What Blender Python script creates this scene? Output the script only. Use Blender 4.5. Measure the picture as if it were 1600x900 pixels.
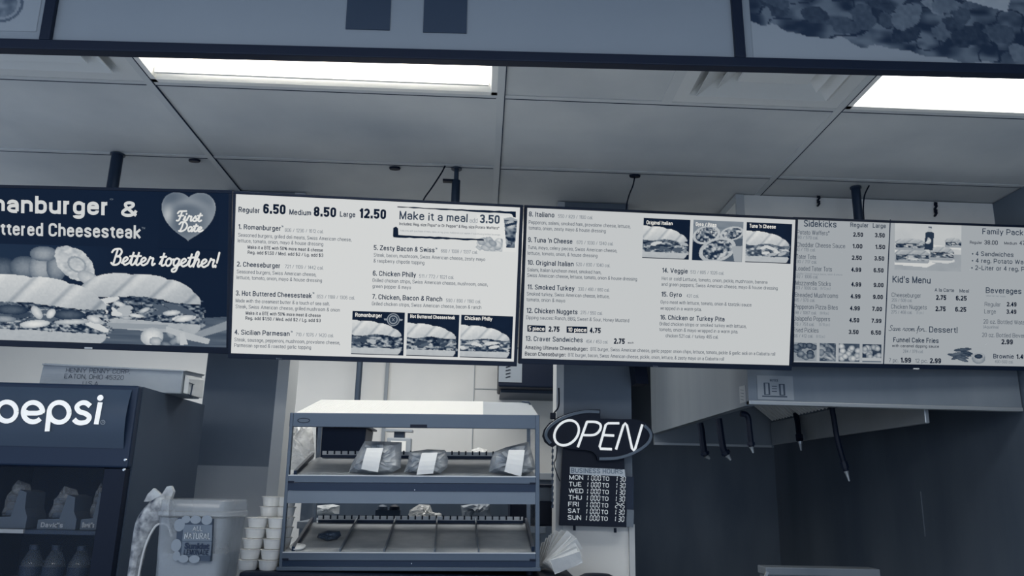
import bpy, bmesh, math, random
import numpy as np
from mathutils import Matrix, Vector, Euler
for o in list(bpy.data.objects): bpy.data.objects.remove(o)
SC = bpy.context.scene
COL = SC.collection
# ------------------------------------------------------------------ camera
F = 1220.0
EYE = np.array([0.0, 0.0, 1.5])
_Y = np.array([-50.0, 310.0, F]); _Y /= np.linalg.norm(_Y)
_X = np.array([1.0, .031, -(-50 + .031 * 310) / F]); _X -= _Y * _X.dot(_Y); _X /= np.linalg.norm(_X)
_Z = np.cross(_X, _Y)
if _Z[1] > 0: _Z = -_Z
RM = np.stack([_X, _Y, _Z])
cd = bpy.data.cameras.new('camera'); cam = bpy.data.objects.new('camera', cd); COL.objects.link(cam)
cd.sensor_fit = 'HORIZONTAL'; cd.sensor_width = 36.0; cd.lens = 36.0 * F / 1600.0
cd.clip_start = .05
r_, u_, b_ = RM[:, 0], -RM[:, 1], -RM[:, 2]
cam.matrix_world = Matrix(((r_[0], u_[0], b_[0], EYE[0]), (r_[1], u_[1], b_[1], EYE[1]), (r_[2], u_[2], b_[2], EYE[2]), (0, 0, 0, 1)))
SC.camera = cam
# ------------------------------------------------------------------ world, lamps, exposure
WORLD_STRENGTH = 1.35
TUBE_STRENGTH = 20.0
LENS_STRENGTH = 6.0
CEIL = 2.787
w = bpy.data.worlds.new('world'); SC.world = w; w.use_nodes = True
w.node_tree.nodes['Background'].inputs[0].default_value = (.55, .68, .9, 1)
w.node_tree.nodes['Background'].inputs[1].default_value = WORLD_STRENGTH
def area(name, loc, size, sizey, power, rot=(0, 0, 0), col=(1, .98, .94)):
    l = bpy.data.lights.new(name, 'AREA'); l.shape = 'RECTANGLE'; l.size = size; l.size_y = sizey; l.energy = power; l.color = col
    o = bpy.data.objects.new(name, l); o.location = loc; o.rotation_euler = rot; COL.objects.link(o); return o
area('back_room_lamp', (-1.2, 4.45, 2.74), 3.6, .6, 30)
area('dining_room_lamp', (-.6, -1.2, 2.74), 3.4, 1.6, 130)
area('added_fill_light', (-.35, 3.9, 2.775), 1.2, .4, 14)  # unseen fill light, added to brighten the warmer's tray, cooler box and pillars
SC.view_settings.view_transform = 'Standard'; SC.view_settings.look = 'None'
SC.view_settings.exposure = 0.0; SC.view_settings.gamma = 1.0; SC.view_settings.use_curve_mapping = False
# ------------------------------------------------------------------ helpers
def ray(x, y): return RM @ np.array([x - 800.0, y - 450.0, F])
def P(x, y, Y): r = ray(x, y); return Vector(EYE + r * (Y / r[1]))
def PX(x, y, X): r = ray(x, y); return Vector(EYE + r * (X / r[0]))
def PZ(x, y, z): r = ray(x, y); return Vector(EYE + r * ((z - 1.5) / r[2]))
STOPS = [(0, (4, 18, 38)), (20, (20, 38, 62)), (45, (45, 59, 77)), (104, (104, 115, 127)), (190, (190, 194, 196)), (255, (255, 252, 245))]
def lin(c): return c / 12.92 if c <= .04045 else ((c + .055) / 1.055) ** 2.4
def C(t):
    v = max(0, min(255, t * 255))
    for (a, ca), (b, cb) in zip(STOPS, STOPS[1:]):
        if v <= b:
            k = (v - a) / (b - a); break
    return tuple(lin((ca[i] + (cb[i] - ca[i]) * k) / 255) for i in range(3)) + (1,)
MATS = {}
def mat(name, t, rough=.6, metal=0, noise=0, scale=8, stretch=(1, 1, 1), emit=None, spec=.3, bump=0, detail=5):
    if name in MATS: return MATS[name]
    m = bpy.data.materials.new(name); m.use_nodes = True; nt = m.node_tree; bs = nt.nodes['Principled BSDF']
    bs.inputs['Base Color'].default_value = C(t); bs.inputs['Roughness'].default_value = rough; bs.inputs['Metallic'].default_value = metal
    bs.inputs['Specular IOR Level'].default_value = spec
    if emit is not None:
        bs.inputs['Emission Color'].default_value = C(t); bs.inputs['Emission Strength'].default_value = emit
    if noise or bump:
        tc = nt.nodes.new('ShaderNodeTexCoord'); mp = nt.nodes.new('ShaderNodeMapping'); nz = nt.nodes.new('ShaderNodeTexNoise')
        mp.inputs['Scale'].default_value = stretch; nz.inputs['Scale'].default_value = scale; nz.inputs['Detail'].default_value = detail
        nt.links.new(tc.outputs['Object'], mp.inputs[0]); nt.links.new(mp.outputs[0], nz.inputs[0])
        if noise:
            cr = nt.nodes.new('ShaderNodeValToRGB')
            cr.color_ramp.elements[0].position = .3; cr.color_ramp.elements[1].position = .7
            cr.color_ramp.elements[0].color = C(max(0, t - noise)); cr.color_ramp.elements[1].color = C(min(1, t + noise))
            nt.links.new(nz.outputs[0], cr.inputs[0]); nt.links.new(cr.outputs[0], bs.inputs['Base Color'])
        if bump:
            bp = nt.nodes.new('ShaderNodeBump'); bp.inputs['Strength'].default_value = bump; bp.inputs['Distance'].default_value = .01
            nt.links.new(nz.outputs[0], bp.inputs['Height']); nt.links.new(bp.outputs[0], bs.inputs['Normal'])
    MATS[name] = m; return m
def clear(name, t, alpha, rough=.2, gloss=.2, noise=0, scale=20):
    """see-through plastic or glass: transparent mixed with a lit surface"""
    if name in MATS: return MATS[name]
    m = bpy.data.materials.new(name); m.use_nodes = True; nt = m.node_tree; bs = nt.nodes['Principled BSDF']
    bs.inputs['Base Color'].default_value = C(t); bs.inputs['Roughness'].default_value = rough; bs.inputs['Specular IOR Level'].default_value = gloss
    out = nt.nodes['Material Output']; tr = nt.nodes.new('ShaderNodeBsdfTransparent'); mx = nt.nodes.new('ShaderNodeMixShader')
    mx.inputs[0].default_value = alpha
    nt.links.new(tr.outputs[0], mx.inputs[1]); nt.links.new(bs.outputs[0], mx.inputs[2]); nt.links.new(mx.outputs[0], out.inputs[0])
    if noise:
        tc = nt.nodes.new('ShaderNodeTexCoord'); nz = nt.nodes.new('ShaderNodeTexNoise'); nz.inputs['Scale'].default_value = scale; nz.inputs['Detail'].default_value = 6
        mr = nt.nodes.new('ShaderNodeMapRange'); mr.inputs[1].default_value = .35; mr.inputs[2].default_value = .65
        mr.inputs[3].default_value = max(0, alpha - noise); mr.inputs[4].default_value = min(1, alpha + noise)
        nt.links.new(tc.outputs['Object'], nz.inputs[0]); nt.links.new(nz.outputs[0], mr.inputs[0]); nt.links.new(mr.outputs[0], mx.inputs[0])
    MATS[name] = m; return m
def picmat(name, emit):
    if name in MATS: return MATS[name]
    m = bpy.data.materials.new(name); m.use_nodes = True; nt = m.node_tree; bs = nt.nodes['Principled BSDF']
    at = nt.nodes.new('ShaderNodeAttribute'); at.attribute_name = 'tone'
    bs.inputs['Roughness'].default_value = .5; bs.inputs['Specular IOR Level'].default_value = .2
    if emit:
        bs.inputs['Base Color'].default_value = (0, 0, 0, 1); bs.inputs['Specular IOR Level'].default_value = .08
        nt.links.new(at.outputs['Color'], bs.inputs['Emission Color']); bs.inputs['Emission Strength'].default_value = emit
    else: nt.links.new(at.outputs['Color'], bs.inputs['Base Color'])
    MATS[name] = m; return m
MAT4 = {}
def wm(o): return MAT4.get(o.name, Matrix.Identity(4))
class MB:
    def __init__(s): s.v = []; s.f = []; s.mi = []; s.cm = 0
    def add(s, vs, fs):
        n = len(s.v); s.v += [tuple(q) for q in vs]
        for f in fs: s.f.append(tuple(n + i for i in f)); s.mi.append(s.cm)
        return s
    def hexa(s, p):   # 8 points: bottom ring 0-3, top ring 4-7
        return s.add(p, [(0, 3, 2, 1), (4, 5, 6, 7), (0, 1, 5, 4), (1, 2, 6, 5), (2, 3, 7, 6), (3, 0, 4, 7)])
    def box(s, x0, x1, y0, y1, z0, z1):
        return s.hexa([(x0, y0, z0), (x1, y0, z0), (x1, y1, z0), (x0, y1, z0), (x0, y0, z1), (x1, y0, z1), (x1, y1, z1), (x0, y1, z1)])
    def bar(s, a, b, w, h, up=(0, 0, 1)):
        a = Vector(a); b = Vector(b); d = (b - a).normalized(); u = Vector(up)
        if abs(d.dot(u)) > .98: u = Vector((0, 1, 0))
        x = d.cross(u).normalized() * (w / 2); y = x.cross(d).normalized() * (h / 2)
        return s.hexa([a - x - y, a + x - y, a + x + y, a - x + y, b - x - y, b + x - y, b + x + y, b - x + y])
    def tube(s, pts, r, seg=10, caps=True):
        pts = [Vector(p) for p in pts]; n = len(pts); rs = r if isinstance(r, (list, tuple)) else [r] * n; rings = []
        u = None
        for i, p in enumerate(pts):
            d = (pts[min(i + 1, n - 1)] - pts[max(i - 1, 0)]).normalized()
            if u is None: u = d.orthogonal().normalized()
            u = (u - d * u.dot(d)).normalized(); w_ = d.cross(u)
            rings.append([p + (u * math.cos(2 * math.pi * k / seg) + w_ * math.sin(2 * math.pi * k / seg)) * rs[i] for k in range(seg)])
        vs = [q for rg in rings for q in rg]; fs = []
        for i in range(n - 1):
            for k in range(seg):
                a = i * seg + k; b = i * seg + (k + 1) % seg
                fs.append((a, b, b + seg, a + seg))
        if caps: fs += [tuple(reversed(range(seg))), tuple(range((n - 1) * seg, n * seg))]
        return s.add(vs, fs)
    def lathe(s, prof, o, seg=24, square=0):
        vs = []; fs = []; n = len(prof); o = Vector(o)
        for r, z in prof:
            for k in range(seg):
                a = 2 * math.pi * (k + .5) / seg; c, q = math.cos(a), math.sin(a)
                if square:
                    e = 2 / square; c = math.copysign(abs(c) ** e, c); q = math.copysign(abs(q) ** e, q)
                vs.append(o + Vector((c * r, q * r, z)))
        for i in range(n - 1):
            for k in range(seg):
                a = i * seg + k; b = i * seg + (k + 1) % seg; fs.append((a, b, b + seg, a + seg))
        fs += [tuple(reversed(range(seg))), tuple(range((n - 1) * seg, n * seg))]
        return s.add(vs, fs)
    def slab(s, poly, y0, y1):     # polygon in local x,z extruded along y
        n = len(poly); vs = [(x, y0, z) for x, z in poly] + [(x, y1, z) for x, z in poly]
        fs = [tuple(range(n)), tuple(reversed(range(n, 2 * n)))] + [(i, i + n, (i + 1) % n + n, (i + 1) % n) for i in range(n)]
        return s.add(vs, fs)
    def ribbon(s, pts, w, y, cap=True):   # flat stroke in x,z
        n = len(pts); L = []; R = []
        for i in range(n):
            a = Vector(pts[max(i - 1, 0)]); b = Vector(pts[min(i + 1, n - 1)]); d = (b - a)
            d = d.normalized() if d.length > 1e-9 else Vector((1, 0)); nn = Vector((-d.y, d.x)) * (w / 2); p = Vector(pts[i])
            L.append(p + nn); R.append(p - nn)
        vs = [(q.x, y, q.y) for q in L] + [(q.x, y, q.y) for q in R]
        s.add(vs, [(i, i + n, i + n + 1, i + 1) for i in range(n - 1)])
        if cap:
            for e in (0, n - 1): s.disc(pts[e][0], pts[e][1], w / 2, y - .00001)
        return s
    def disc(s, x, z, r, y, seg=14, rz=None):
        rz = rz or r
        return s.add([(x + r * math.cos(2 * math.pi * k / seg), y, z + rz * math.sin(2 * math.pi * k / seg)) for k in range(seg)], [tuple(range(seg))])
    def pillow(s, poly, y, d0, d1, seed=0, jit=.18, rings=4):   # crumpled wrapped parcel from an outline in x,z
        R = random.Random(seed); pts = []
        for i in range(len(poly)):
            a = Vector(poly[i]); b = Vector(poly[(i + 1) % len(poly)])
            for k in range(3): pts.append(a.lerp(b, k / 3))
        c = sum(pts, Vector((0, 0))) / len(pts); n = len(pts); sz = max((q - c).length for q in pts)
        base = len(s.v); vs = [(q.x, y, q.y) for q in pts]; fs = []
        for side, d in ((-1, d0), (1, d1)):
            prev = list(range(n))
            for r in range(1, rings + 1):
                k = 1 - r / (rings + .6); h = d * (1 - k ** 2.2) ** .6; cur = []
                for i, q in enumerate(pts):
                    p = c + (q - c) * k; cur.append(len(vs))
                    vs.append((p.x + R.uniform(-1, 1) * sz * jit * .25, y + side * h * (1 + R.uniform(-1, .6) * jit), p.y + R.uniform(-1, 1) * sz * jit * .25))
                for i in range(n):
                    a, b = prev[i], prev[(i + 1) % n]; e, f = cur[(i + 1) % n], cur[i]
                    fs += [(a, b, e), (a, e, f)] if side < 0 else [(b, a, e), (a, f, e)]
                prev = cur
            fs.append(tuple(prev) if side < 0 else tuple(reversed(prev)))
        return s.add(vs, fs)
    def build(s, name, m, parent=None, world=False, smooth=False, bevel=0, kind=None, label=None, cat=None, group=None, loc=None):
        me = bpy.data.meshes.new(name); vs = s.v
        if world and parent is not None:
            inv = wm(parent).inverted(); vs = [inv @ Vector(q) for q in vs]
        if loc is not None: vs = [Vector(q) - Vector(loc) for q in vs]
        me.from_pydata([tuple(q) for q in vs], [], s.f)
        for mm in (m if isinstance(m, (list, tuple)) else [m]): me.materials.append(mm)
        me.polygons.foreach_set('material_index', s.mi)
        if smooth: me.polygons.foreach_set('use_smooth', [True] * len(s.f))
        me.update()
        o = bpy.data.objects.new(name, me); COL.objects.link(o)
        if loc is not None: o.location = loc
        if parent is not None: o.parent = parent; MAT4[o.name] = wm(parent)
        if bevel:
            b = o.modifiers.new('bevel', 'BEVEL'); b.width = bevel; b.segments = 2; b.limit_method = 'ANGLE'
        if smooth:
            e = o.modifiers.new('split', 'EDGE_SPLIT'); e.split_angle = math.radians(40)
        tag(o, label, cat, group, kind); return o
def tag(o, label=None, cat=None, group=None, kind=None):
    for k, v in (('label', label), ('category', cat), ('group', group), ('kind', kind)):
        if v: o[k] = v
    return o
def thing(name, label, cat, loc=(0, 0, 0), rot=(0, 0, 0), group=None):
    o = bpy.data.objects.new(name, None); COL.objects.link(o); o.empty_display_size = .05
    o.location = loc; o.rotation_euler = rot
    MAT4[o.name] = Matrix.Translation(Vector(loc)) @ Euler(rot).to_matrix().to_4x4()
    return tag(o, label, cat, group)
def dup(o, loc, rot=None, label=None):
    def cp(a, par):
        c = a.copy(); COL.objects.link(c)
        if par is not None: c.parent = par
        for ch in list(a.children): cp(ch, c)
        return c
    c = cp(o, None); c.location = loc
    if rot is not None: c.rotation_euler = rot
    if label: c['label'] = label
    MAT4[c.name] = Matrix.Translation(Vector(loc)) @ Euler(c.rotation_euler).to_matrix().to_4x4()
    return c
def struct(name, mb, m, **k): return mb.build(name, m, kind='structure', **k)
def LOC(M, x, y, yl=0.0):      # point of the local plane y=yl seen along a sight line
    inv = M.inverted(); o = inv @ Vector(EYE); d = inv.to_3x3() @ Vector(ray(x, y)); k = (yl - o.y) / d.y
    q = o + d * k; return (q.x, q.z)
_tc = {}
def glyphs(s, bold=0, shear=0, res=3):
    key = (s, bold, shear)
    if key in _tc: return _tc[key]
    cu = bpy.data.curves.new('t', 'FONT'); cu.body = s; cu.size = 1; cu.offset = bold; cu.shear = shear; cu.resolution_u = res; cu.fill_mode = 'FRONT'
    o = bpy.data.objects.new('t', cu); me = bpy.data.meshes.new_from_object(o)
    v = [(q.co.x, q.co.y) for q in me.vertices]; f = [tuple(p.vertices) for p in me.polygons]
    bpy.data.objects.remove(o); bpy.data.curves.remove(cu); bpy.data.meshes.remove(me)
    _tc[key] = (v, f); return v, f
CAP = max(q[1] for q in glyphs('H')[0])
GL = {}
def _g(txt):
    for ln in txt.strip().split('\n'):
        ch, wd, body = ln.split(' ', 2); paths = []
        for p in body.split('|'):
            k = p[0]; pts = [(int(q[0], 36) if q[0] != '-' else 0, ' 0123456789AB'.find(q[1]) - 1 if q[1] in '0123456789AB' else {'z': -1, 'y': -2, 'x': -3}[q[1]]) for q in p[1:].split()]
            paths.append((k, pts))
        GL[ch] = (float(wd), paths)
_g("""
A 6 s00 3A|s3A 60|s13 53
B 5 s00 0A|r0A 5A 55 05|r05 55 50 00
C 5 r57 5A 0A 00 50 53
D 5 s00 0A|r0A 5A 50 00
E 4 s00 0A|s0A 4A|s05 35|s00 40
F 4 s00 0A|s0A 4A|s05 35
G 5 r57 5A 0A 00 50 55|s55 35
H 5 s00 0A|s50 5A|s05 55
I 0 s00 0A
J 4 r4A 40 00 03
K 5 s00 0A|s5A 04|s16 50
L 4 s00 0A|s00 40
M 6 s00 0A|s0A 30|s30 6A|s6A 60
N 5 s00 0A|s0A 50|s50 5A
O 5 c00 0A 5A 50
P 5 s00 0A|r0A 5A 54 04
Q 5 c00 0A 5A 50|s33 60
R 5 s00 0A|r0A 5A 55 05|s35 50
S 5 r58 5A 0A 06 54 50 00 02
T 4 s0A 4A|s2A 20
U 5 r0A 00 50 5A
V 6 s0A 30|s30 6A
W 8 s0A 20|s20 4A|s4A 60|s60 8A
X 5 s00 5A|s0A 50
Y 6 s0A 35|s6A 35|s35 30
Z 5 s0A 5A|s5A 00|s00 50
a 4 r05 07 47 40|r44 04 00 40
b 4 s0A 00|c00 07 47 40
c 4 r45 47 07 00 40 42
d 4 s4A 40|c00 07 47 40
e 4 r42 40 00 07 47 44|s44 04
f 2 r10 1A 3A|s07 27
g 4 c00 07 47 40|r47 4x 0x 0y
h 4 s0A 00|r05 07 47 40
i 0 s00 06|s09 09
j 1 r17 1x 0x|s19 19
k 4 s0A 00|s47 03|s14 40
l 0 s00 0A
m 6 s07 00|r05 07 37 30|r35 37 67 60
n 4 s07 00|r05 07 47 40
o 4 c00 07 47 40
p 4 s07 0x|c00 07 47 40
q 4 s47 4x|c00 07 47 40
r 2 s07 00|r04 07 27
s 4 r45 47 07 04 43 40 00 02
t 2 r19 10 30|s07 27
u 4 r07 00 40 43|s47 40
v 4 s07 20|s20 47
w 6 s07 10|s10 37|s37 50|s50 67
x 4 s07 40|s00 47
y 4 s07 20|s47 1x
z 4 s07 47|s47 00|s00 40
0 4 c00 0A 4A 40
1 2 s20 2A|s2A 08
2 4 r08 0A 4A 46|s46 00|s00 40
3 4 r08 0A 4A 45 15|r15 45 40 00 02
4 4 s30 3A|s3A 03|s03 43
5 4 s4A 0A|s0A 05|r06 46 40 00 02
6 4 r48 4A 0A 00 40 46 06
7 4 s0A 4A|s4A 10
8 4 c05 0A 4A 45|c00 05 45 40
9 4 r02 00 40 4A 0A 04 44
. 0 s00 01
, 0 s01 0y
: 0 s00 01|s06 07
/ 3 s00 3A
& 5 r50 17 1A 4A 47 04 00 40 54
' 0 s08 0A
( 1 r1B 08 02 1y
) 1 r0B 18 12 0y
! 0 s03 0A|s00 01
- 3 s04 34
$ 5 r58 59 09 06 54 51 01 02|s2z 2B
% 8 c05 0A 3A 35|c50 55 85 80|s20 6A
""")
GL['•'] = (1.6, [('c', [(0, 3), (0, 5.2), (1.6, 5.2), (1.6, 3)]), ('s', [(.1, 4.1), (1.5, 4.1)])])
GL['®'] = (2, [('c', [(0, 6.5), (0, 9.5), (2, 9.5), (2, 6.5)])])
GL['™'] = (7, [('s', [(0, 10), (3, 10)]), ('s', [(1.5, 10), (1.5, 5)]), ('s', [(4, 5), (4, 10)]), ('s', [(4, 10), (5.5, 6)]), ('s', [(5.5, 6), (7, 10)]), ('s', [(7, 10), (7, 5)])])
GL['ñ'] = (4, GL['n'][1] + [('s', [(.6, 9), (3.4, 9.4)])])
def put_text(mb, s, u0, v0, u1, h, y, bold=0, shear=0):
    """condensed grotesque lettering drawn as even strokes, from u0 to u1 on baseline v0 with cap height h; front faces -y"""
    w = h * (.095 + bold * 3.0); GAP = .11
    n = sum(1 for c in s if c != ' '); N = sum(GL[c][0] / 10 if c != ' ' else .22 for c in s) + GAP * (len(s) - 1)
    w = min(w, .45 * (u1 - u0) / max(n, 1)); k = (u1 - u0 - n * w) / max(N, .05); x = u0
    for c in s:
        if c == ' ': x += k * (.22 + GAP); continue
        W, paths = GL[c]
        T = lambda p: (x + w / 2 + p[0] / 10 * k, v0 + w / 2 + p[1] / 10 * (h - w))
        for kd, pts in paths:
            if kd == 's':
                a, b = Vector(T(pts[0])), Vector(T(pts[1])); d = (b - a); d = d.normalized() * (w / 2) if d.length > 1e-9 else Vector((0, w / 2))
                sc = .98 if abs(d.x) < 1e-9 or abs(d.y) < 1e-9 else .5
                mb.ribbon([a - d * sc, b + d * sc], w, y, cap=False); continue
            m = len(pts); cl = kd == 'c'; out = []
            for i, p in enumerate(pts):
                if not cl and i in (0, m - 1): out.append(p); continue
                a, b = pts[i - 1], pts[(i + 1) % m]
                def cut(q, end):
                    L = math.hypot(q[0] - p[0], q[1] - p[1]); R = min(2.4, L * (.5 if not end else .85)); return (p[0] + (q[0] - p[0]) * R / L, p[1] + (q[1] - p[1]) * R / L)
                A = cut(a, not cl and i - 1 == 0); B = cut(b, not cl and i + 1 == m - 1)
                for t in (0, .25, .5, .75, 1):
                    # rounded corner, a little fuller than a parabola
                    ca = (A[0] + (p[0] - A[0]) * .6, A[1] + (p[1] - A[1]) * .6); cb = (B[0] + (p[0] - B[0]) * .6, B[1] + (p[1] - B[1]) * .6)
                    out.append(tuple((1 - t) ** 3 * A[j] + 3 * (1 - t) ** 2 * t * ca[j] + 3 * (1 - t) * t * t * cb[j] + t ** 3 * B[j] for j in (0, 1)))
            if cl: out.append(out[0]); 
            q = [T(p) for p in out]
            if cl: q.append((q[0][0] + (q[1][0] - q[0][0]) * .02, q[0][1] + (q[1][1] - q[0][1]) * .02))
            mb.ribbon(q, w, y, cap=False)
        x += W / 10 * k + w + GAP * k
def put_plain(mb, s, u0, v0, u1, h, y, bold=0, shear=0):
    v, f = glyphs(s, bold, shear)
    a = min(q[0] for q in v); b = max(q[0] for q in v); kx = (u1 - u0) / (b - a); ky = h / CAP
    mb.add([(u0 + (q[0] - a) * kx, y, v0 + q[1] * ky) for q in v], f)
# ------------------------------------------------------------------ raster pictures (printed or shown food photographs), computed from formulas
class Pic:
    def __init__(s, x0, y0, x1, y1, bg, step=1.0, seed=0):
        s.box = (x0, y0, x1, y1); s.W = int((x1 - x0) / step) + 1; s.H = int((y1 - y0) / step) + 1
        s.X, s.Y = np.meshgrid(np.linspace(x0, x1, s.W), np.linspace(y0, y1, s.H)); s.a = np.full((s.H, s.W), float(bg)); s.rs = np.random.RandomState(seed)
    def noise(s, cx, cy=None, oct=2):
        cy = cy or cx; out = 0; amp = 1; tot = 0
        for o in range(oct):
            gx = max(2, int((s.box[2] - s.box[0]) / cx * 2 ** o) + 2); gy = max(2, int((s.box[3] - s.box[1]) / cy * 2 ** o) + 2)
            g = s.rs.rand(gy + 1, gx + 1); fx = np.linspace(0, gx - 1e-6, s.W); fy = np.linspace(0, gy - 1e-6, s.H)
            ix = fx.astype(int); iy = fy.astype(int); tx = fx - ix; ty = (fy - iy)[:, None]; tx = tx * tx * (3 - 2 * tx); ty = ty * ty * (3 - 2 * ty)
            r0 = g[iy][:, ix] * (1 - tx) + g[iy][:, ix + 1] * tx; r1 = g[iy + 1][:, ix] * (1 - tx) + g[iy + 1][:, ix + 1] * tx
            out = out + amp * (r0 * (1 - ty) + r1 * ty); tot += amp; amp *= .55
        return out / tot
    def poly(s, pts):
        m = np.zeros_like(s.a, bool); n = len(pts)
        for i in range(n):
            (x0, y0), (x1, y1) = pts[i], pts[(i + 1) % n]
            if y0 == y1: continue
            c = ((y0 > s.Y) != (y1 > s.Y)) & (s.X < (x1 - x0) * (s.Y - y0) / (y1 - y0) + x0); m ^= c
        return m
    def ell(s, x, y, rx, ry, ang=0):
        c, q = math.cos(ang), math.sin(ang); dx = s.X - x; dy = s.Y - y
        return ((dx * c + dy * q) / rx) ** 2 + ((-dx * q + dy * c) / ry) ** 2
    def put(s, m, t): s.a = np.where(m, t, s.a)
    def blob(s, x, y, rx, ry, t, ang=0, shade=.2):
        e = s.ell(x, y, rx, ry, ang); s.put(e < 1, t + shade * (.5 - e) + .06 * (s.noise(3) - .5))
    def mess(s, m, lo, hi, cx=7, cy=4):
        n = s.noise(cx, cy, 2); n2 = s.noise(cx * 1.6, cy * 1.3, 1); k = np.clip((n - .30) / .40, 0, 1)
        t = lo + (hi - lo) * k; t = np.where((n2 > .62) & (n2 < .68), lo, t); s.put(m, t)
    def sandwich(s, x0, y0, x1, y1, bt=.76, cut=True, lo=.08, hi=.66, slant=0.0, lumps=2.6):
        U = (s.X - x0) / (x1 - x0); V = (y1 - s.Y + slant * (s.X - x0)) / (y1 - y0)
        e = np.abs(U) if cut else np.abs(2 * U - 1); e = np.clip(e, 0, 1)
        ph = (U * lumps - V * 1.5) % 1.0; lump = np.abs(ph - .5) * 2
        top = .57 + .42 * np.clip(1 - e ** 2.7, 0, 1) ** .62 - .03 * lump ** 4
        ins = (U > 0) & (U < 1); n = s.noise(6, 4)
        f = (V > .13) & (V < .61) & (U > (0 if cut else .02 + .05 * n)) & (U < .97 + .09 * n)
        s.mess(f, lo * .7, hi, 6, 3.2); s.a = np.where(f & (V > .5), s.a * .6, s.a)
        for k in range(11):   # slices poking out of the filling
            cx_ = x0 + (x1 - x0) * s.rs.uniform(.05, .95); cy_ = y1 - (y1 - y0) * s.rs.uniform(.26, .48) + slant * (cx_ - x0)
            rx = (x1 - x0) * s.rs.uniform(.06, .14); ee = s.ell(cx_, cy_, rx, (y1 - y0) * .05, s.rs.uniform(-.4, .4)); s.put((ee < 1) & f, s.rs.choice([.78, .66, .2, .3]))
        bot = (V >= 0) & (V < .165 + .03 * n) & ins & (U < 1 - .06 * (1 - np.clip(V / .15, 0, 1)) ** 2); s.put(bot, bt - .06 + .1 * (V - .1) + .05 * (n - .5))
        bun = (V > .56 + .03 * (n - .5) - .03 * np.sin(U * 9)) & (V < top) & ins
        sh = bt + .22 * (V - .72) - .12 * np.exp(-((ph - .1) / .07) ** 2) + .05 * np.exp(-((ph - .32) / .14) ** 2) - .28 * np.clip(U - .8, 0, 1) + .05 * (s.noise(3) - .5)
        s.put(bun, sh)
    def build(s, name, M, yl, m, parent, gain=1.0):
        pts = [[LOC(M, s.box[i], s.box[j], yl) for i, j in ((0, 1), (2, 1), (2, 3), (0, 3))]][0]
        u0 = (pts[0][0] + pts[3][0]) / 2; u1 = (pts[1][0] + pts[2][0]) / 2; v1 = (pts[0][1] + pts[1][1]) / 2; v0 = (pts[2][1] + pts[3][1]) / 2
        gu = np.linspace(u0, u1, s.W); gv = np.linspace(v1, v0, s.H); uu, vv = np.meshgrid(gu, gv)
        n = s.W * s.H; co = np.stack([uu.ravel(), np.full(n, yl), vv.ravel()], 1)
        i = (np.arange(s.H - 1)[:, None] * s.W + np.arange(s.W - 1)[None]).ravel(); fc = np.stack([i, i + s.W, i + s.W + 1, i + 1], 1)
        me = bpy.data.meshes.new(name); me.from_pydata(co.tolist(), [], fc.tolist()); me.materials.append(m)
        at = me.color_attributes.new('tone', 'FLOAT_COLOR', 'POINT'); tt = np.clip(s.a.ravel(), 0, 1)
        tab = np.array([C(k / 255) for k in range(256)]); cl = tab[(tt * 255).astype(int)]; cl[:, :3] *= gain
        at.data.foreach_set('color', cl.astype(np.float32).ravel())
        o = bpy.data.objects.new(name, me); COL.objects.link(o)
        if parent is not None: o.parent = parent; MAT4[o.name] = wm(parent)
        return o
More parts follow.
